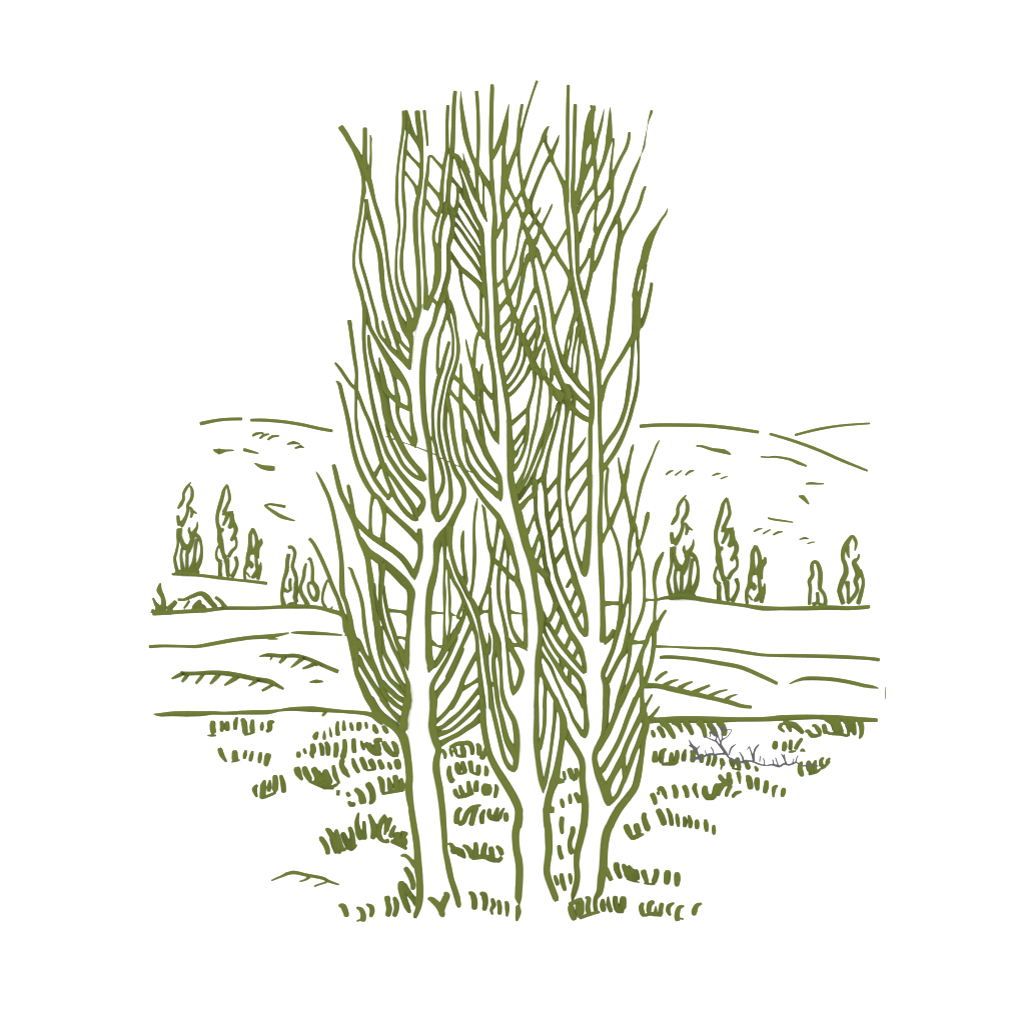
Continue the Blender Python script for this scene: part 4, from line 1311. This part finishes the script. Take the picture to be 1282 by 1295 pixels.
# join strokes that continue one another
def dirn(a, b):
    l = math.dist(a[:2], b[:2]) or 1; return ((b[0]-a[0])/l, (b[1]-a[1])/l)
done = False
while not done:
    done = True
    for i in range(len(st)):
        best = None
        for j in range(len(st)):
            if i == j: continue
            a, b = st[i], st[j]
            if a[0][1] > b[-1][1]-0 and False: continue
            dd = math.dist(a[-1][:2], b[0][:2])
            if dd < 4.2:
                d1 = dirn(a[-2], a[-1]); d2 = dirn(b[0], b[1])
                if d1[0]*d2[0]+d1[1]*d2[1] > .85 and (best is None or dd < best[0]): best = (dd, j)
        if best:
            j = best[1]; a, b = st[i], st[j]
            mid = tuple((a[-1][m]+b[0][m])/2 for m in range(3))
            st[i] = a[:-1]+[mid]+b[1:]; del st[j]; done = False; break
st = join_ends(st)
B1 = [(95, 575), (255, 578), (415, 578), (560, 579), (640, 596), (735, 572), (800, 600), (900, 606), (1000, 600), (1200, 600)]
B2 = [(95, 672), (255, 692), (415, 690), (500, 684), (575, 682), (650, 690), (735, 698), (830, 712), (1000, 707), (1200, 712)]
TR = [dict(base=(549, 1166), label='left one of the three tall bare poplars, its pale trunk slimmest at the fork',
           trunk=[(1166, 533, 580), (1150, 528, 578), (1100, 529, 568), (1035, 524, 560), (985, 518, 553), (935, 512, 550), (885, 515, 548.5), (835, 515.5, 543),
                  (785, 518, 542), (735, 513, 547), (700, 528, 550), (660, 532, 552), (620, 538, 546), (590, 530, 541), (560, 527, 542), (500, 521, 535), (450, 520, 534), (400, 524, 542), (380, 535, 541)]),
      dict(base=(672, 1169), label='middle one of the three tall bare poplars, its pale trunk swelling below the fork',
           trunk=[(1169, 657, 706), (1140, 657, 703), (1100, 657, 691.5), (1050, 652.5, 693.5), (1010, 655, 691), (980, 634, 692), (950, 655, 681), (900, 646, 678), (850, 662, 680), (800, 667, 684),
                  (735, 662, 677), (700, 654, 669), (650, 634, 657), (620, 629, 649), (575, 635, 643), (530, 632, 642)]),
      dict(base=(742, 1162), label='right one of the three tall bare poplars, its trunk splitting low down into two stems',
           trunk=[(1162, 724, 752), (1140, 723, 754), (1100, 730, 762), (1050, 736, 769), (1020, 741, 765), (980, 738, 762), (940, 738, 753), (900, 744, 763), (850, 741, 764), (800, 743, 762), (735, 742, 758),
                  (680, 748, 756), (600, 748, 757)])]
for t in TR: t['d'] = terr(t['base'][1])
DC = sum(t['d'] for t in TR)/3
for t in TR:
    t['o'] = P(t['base'][0], t['base'][1], t['d'])
    t['root'] = empty('poplar_tree', t['o']); tag(t['root'], t['label'], 'tree', 'the three tall bare poplars')
    t['tr'] = body('trunk', t['trunk'], lambda y, d0=t['d']: d0+(DC-d0)*min(1, max(0, (1090-y)/120.)), WHITE, t['root'], t['o'])
def depth_fn(t, ph):
    d0 = t['d']; ys = t['trunk']
    cx = sorted((y, (a+b)/2) for y, a, b in ys)
    def f(x, y):
        k = min(1, max(0, (1060-y)/300.)); r = min(1., max(0, abs(x-interp(cx, y))-14)/45.)
        m = min(1, max(0, (1090-y)/120.))
        return d0+(DC-d0)*m-.06+k*r*(.8*math.sin(y*.012+x*.016+ph)+.3*math.sin(y*.02-x*.012+2*ph))
    return f
DC = sum(t['d'] for t in TR)/3
fn = [depth_fn(t, 1.0) for t in TR]
st = [[(p[0], p[1], p[2]-.2) for p in s] for s in st]
per = [[], [], []]
for s in st:
    n = len(s); mx = sum(p[0] for p in s)/n; my = sum(p[1] for p in s)/n
    per[0 if mx < interp(B1, my) else (1 if mx < interp(B2, my) else 2)].append(s)
def plen(s): return sum(math.dist(a[:2], b[:2]) for a, b in zip(s, s[1:]))
for t, ss, f in zip(TR, per, fn):
    ss.sort(key=lambda s: -plen(s)*(sum(p[2] for p in s)/len(s)))
    nb = nt_ = 0; rest = []
    for s in ss:
        ymax = max(p[1] for p in s)
        if ymax > 1040 and plen(s) > 60:
            limb('bark_ridge', s, f, OLIVE, t['tr'], base=t['o'])
        elif plen(s) > 85 and nb < 95:
            limb('branch', s, f, OLIVE, t['root'], base=t['o']); nb += 1
        elif nt_ < 99:
            limb('twig', s, f, OLIVE, t['root'], base=t['o']); nt_ += 1
        else: rest.append(s)
    if rest: tag(limb('twigs', rest, f, OLIVE, t['root'], base=t['o']), kind='stuff')
    print('TREE', len(ss), nb, nt_, len(rest))
# ------------------------------------------------------------------ grass
gr = {}
for k, p in parse(GRASS): gr.setdefault(MERGE.get(k, k), []).append(p)
def flatdepth(y): 
    d = terr(y); return lambda a, b: d
for k, ss in gr.items():
    lab = GLAB.get(k)
    if lab is None: print('NOLAB', k); lab = ('row of short olive grass strokes '+k, 'grass tuft')
    xs = [p[0] for s in ss for p in s]; yb = max(p[1]+p[2]*.4 for s in ss for p in s)
    o0 = P(sum(xs)/len(xs), yb, terr(yb)); r = empty('bank_contour' if k == 'ci' else 'grass_tuft', o0)
    tag(r, lab, 'grass tuft', None if k == 'ci' else 'grass tufts on the meadow')
    sm = [smooth(s) for s in ss]; comp = list(range(len(ss)))
    for i in range(len(ss)):
        for j in range(i):
            if comp[i] != comp[j] and any(math.dist(p[:2], q[:2]) < (p[2]+q[2])*.45 for p in sm[i] for q in sm[j]):
                a, b = comp[i], comp[j]; comp = [b if c == a else c for c in comp]
    for s, c in zip(ss, comp):
        y1 = max(p[1]+p[2]*.45+.8 for s_, c_ in zip(ss, comp) if c_ == c for p in s_)
        d = terr(y1)-(.45 if k in ('k', 'ga', 'd') else 0)
        s = [(p[0], p[1], p[2]+.8) for p in s]
        limb('blade', s, lambda a, b, d=d: d, OLIVE_G, r, .4, 1.2, o0, (.62, .3))
# ------------------------------------------------------------------ cypresses and bushes
pl = {}
for k, p in parse(PLANTS): pl.setdefault(k, []).append(p)
def auto_body(ss, d, m, parent, base, name='crown', inset=1.2):
    sm = [q for s in ss for q in smooth(s)]
    ys = [q[1] for q in sm]; y0, y1 = min(ys), max(ys); tab = []
    n = max(5, int((y1-y0)/7))
    for i in range(n+1):
        y = y1-1.5-(y1-y0-5)*i/n
        near = [q for q in sm if abs(q[1]-y) < 5]
        if not near: continue
        a = min(q[0] for q in near)+inset; b = max(q[0] for q in near)-inset
        if b-a < 2: a, b = (a+b)/2-1, (a+b)/2+1
        tab.append((y, a, b))
    return body(name, tab, d, m, parent, base)
def plant(key, ss, label, cat, base, name, white=True):
    x, y = base; d = terr(y)*(.985 if 'tree' in name else .955); o0 = P(x, y, d); r = empty(name, o0); tag(r, label, cat)
    if white: auto_body(ss, d, WHITE, r, o0, 'crown' if 'tree' in name else 'foliage')
    for i, s in enumerate(sorted(ss, key=lambda s: -plen(s))):
        limb('bough', [(p[0], p[1], p[2]+.25) for p in s], lambda a, b: d-.05, OLIVE_F, r, .4, 1.5, o0, (.7, .25))
    return r
def copy_tree(o, parent=None):
    c = o.copy(); C.objects.link(c); c.parent = parent
    for ch in list(o.children): copy_tree(ch, c)
    return c
CB = {'cypress_a': (239, 727), 'cypress_b': (287, 731.5), 'cypress_c': (320, 736.5), 'cypress_d': (368, 767), 'cypress_e': (392, 768),
      'cypress_f': (413, 771), 'cypress_g': (1032, 768), 'cypress_h': (1077, 767)}
roots = {}
for k, b in CB.items():
    roots[k] = plant(k, pl[k], PLAB[k], 'cypress', b, 'cypress_tree', k != 'cypress_f')
    roots[k]['group'] = 'slim cypresses at the foot of the hills'
for k, dst, s_, lb in (('cypress_a', (864.5, 757.5), 1.12, 'a2'), ('cypress_b', (918.5, 762.5), 1.12, 'b2'), ('cypress_c', (955.5, 766.5), 1.12, 'c2')):
    c = copy_tree(roots[k]); d0 = terr(CB[k][1])*.985; d1 = terr(dst[1])*.985
    c.location = P(dst[0], dst[1], d1); c.scale = (s_*d1/d0,)*3; c['label'] = PLAB[lb]; c['group'] = 'slim cypresses at the foot of the hills'
r = plant('bush_spiky', pl['bush_spiky'], PLAB['bush_spiky'], 'bush', (205, 774), 'bush', False)
r = plant('bush_mound', pl['bush_mound'], PLAB['bush_mound'], 'bush', (250, 771.5), 'bush', False)
# ------------------------------------------------------------------ contour lines of the fields and hills
ln = {}
cnt = 0; hl = {'slope': 'field_edge', 'far': 'field_edge', 'mid': 'field_edge', 'edge': 'meadow_edge', 'ridge': 'hill_ridge', 'ridgefar': 'hill_ridge',
      'curve': 'furrow', 'f1': 'furrow', 'f2': 'furrow', 'f3': 'furrow', 'f4': 'furrow'}
marks = []; last = None
S_ = LINES.strip().splitlines(); 
hdr = 'T 0 0'; key = None; blocks = []
for l in S_:
    if l[0] == 'T': hdr = l
    elif l[0] == 'L': key = l.split()[1]; blocks.append((key, []))
    else: blocks[-1][1].append((hdr, l))
mi = 0
for key, ls in blocks:
    ss = [parse(h+'\nL z\n'+l)[0][1] for h, l in ls]
    if key == 'ridgefar': dep = lambda x, y: 1450.
    elif key == 'stake': dep = lambda x, y: terr(885)
    else:
        hw = max(p[2] for s in ss for p in s)/2+1.2
        dep = lambda x, y, hw=hw, q=(.985 if ss[0][0][1] < 785 else .998): terr(y+hw)*q
    nm = hl.get(key, 'hill_scrub' if key == 'mark' else 'stalk')
    xs = [p[0] for s in ss for p in s]; ys = [p[1] for s in ss for p in s]
    o0 = P(sum(xs)/len(xs), max(ys), dep(0, max(ys)))
    if key == 'mark':
        ss = [[(p[0], p[1], p[2]+.7) for p in s] for s in ss]
        o = limb(nm, ss, dep, OLIVE_F, None, .8, 3., o0); o.location = o0
        tag(o, MLAB[mi], 'scrub', 'dark scrub marks on the hillsides'); mi += 1
    elif key == 'stake':
        o = limb(nm, ss, dep, OLIVE_F, None, .8, 3., o0); o.location = o0
        tag(o, 'hair-thin upright stalk standing alone at the far right end of the fields', 'stalk')
    else:
        ss = [[(p[0], p[1], p[2]+.35) for p in s] for s in ss]
        o = limb(nm, ss, dep, OLIVE_F, None, .8, 3., o0); o.location = o0; tag(o, kind='structure')
# ------------------------------------------------------------------ the bare grey twig lying on the grass
tw = [p for _, p in parse(TWIG)]
d = terr(975); o0 = P(950, 970, d-1.2); r = empty('fallen_branch', o0)
tag(r, 'thin grey-violet bare branch with leafy forked sprays lying across the grass at right', 'branch')
for i, s in enumerate(tw): limb('stem' if i == 0 else 'sprig', s, lambda a, b: terr(977)-1.6, GREY, r, .8, 1.5, o0)
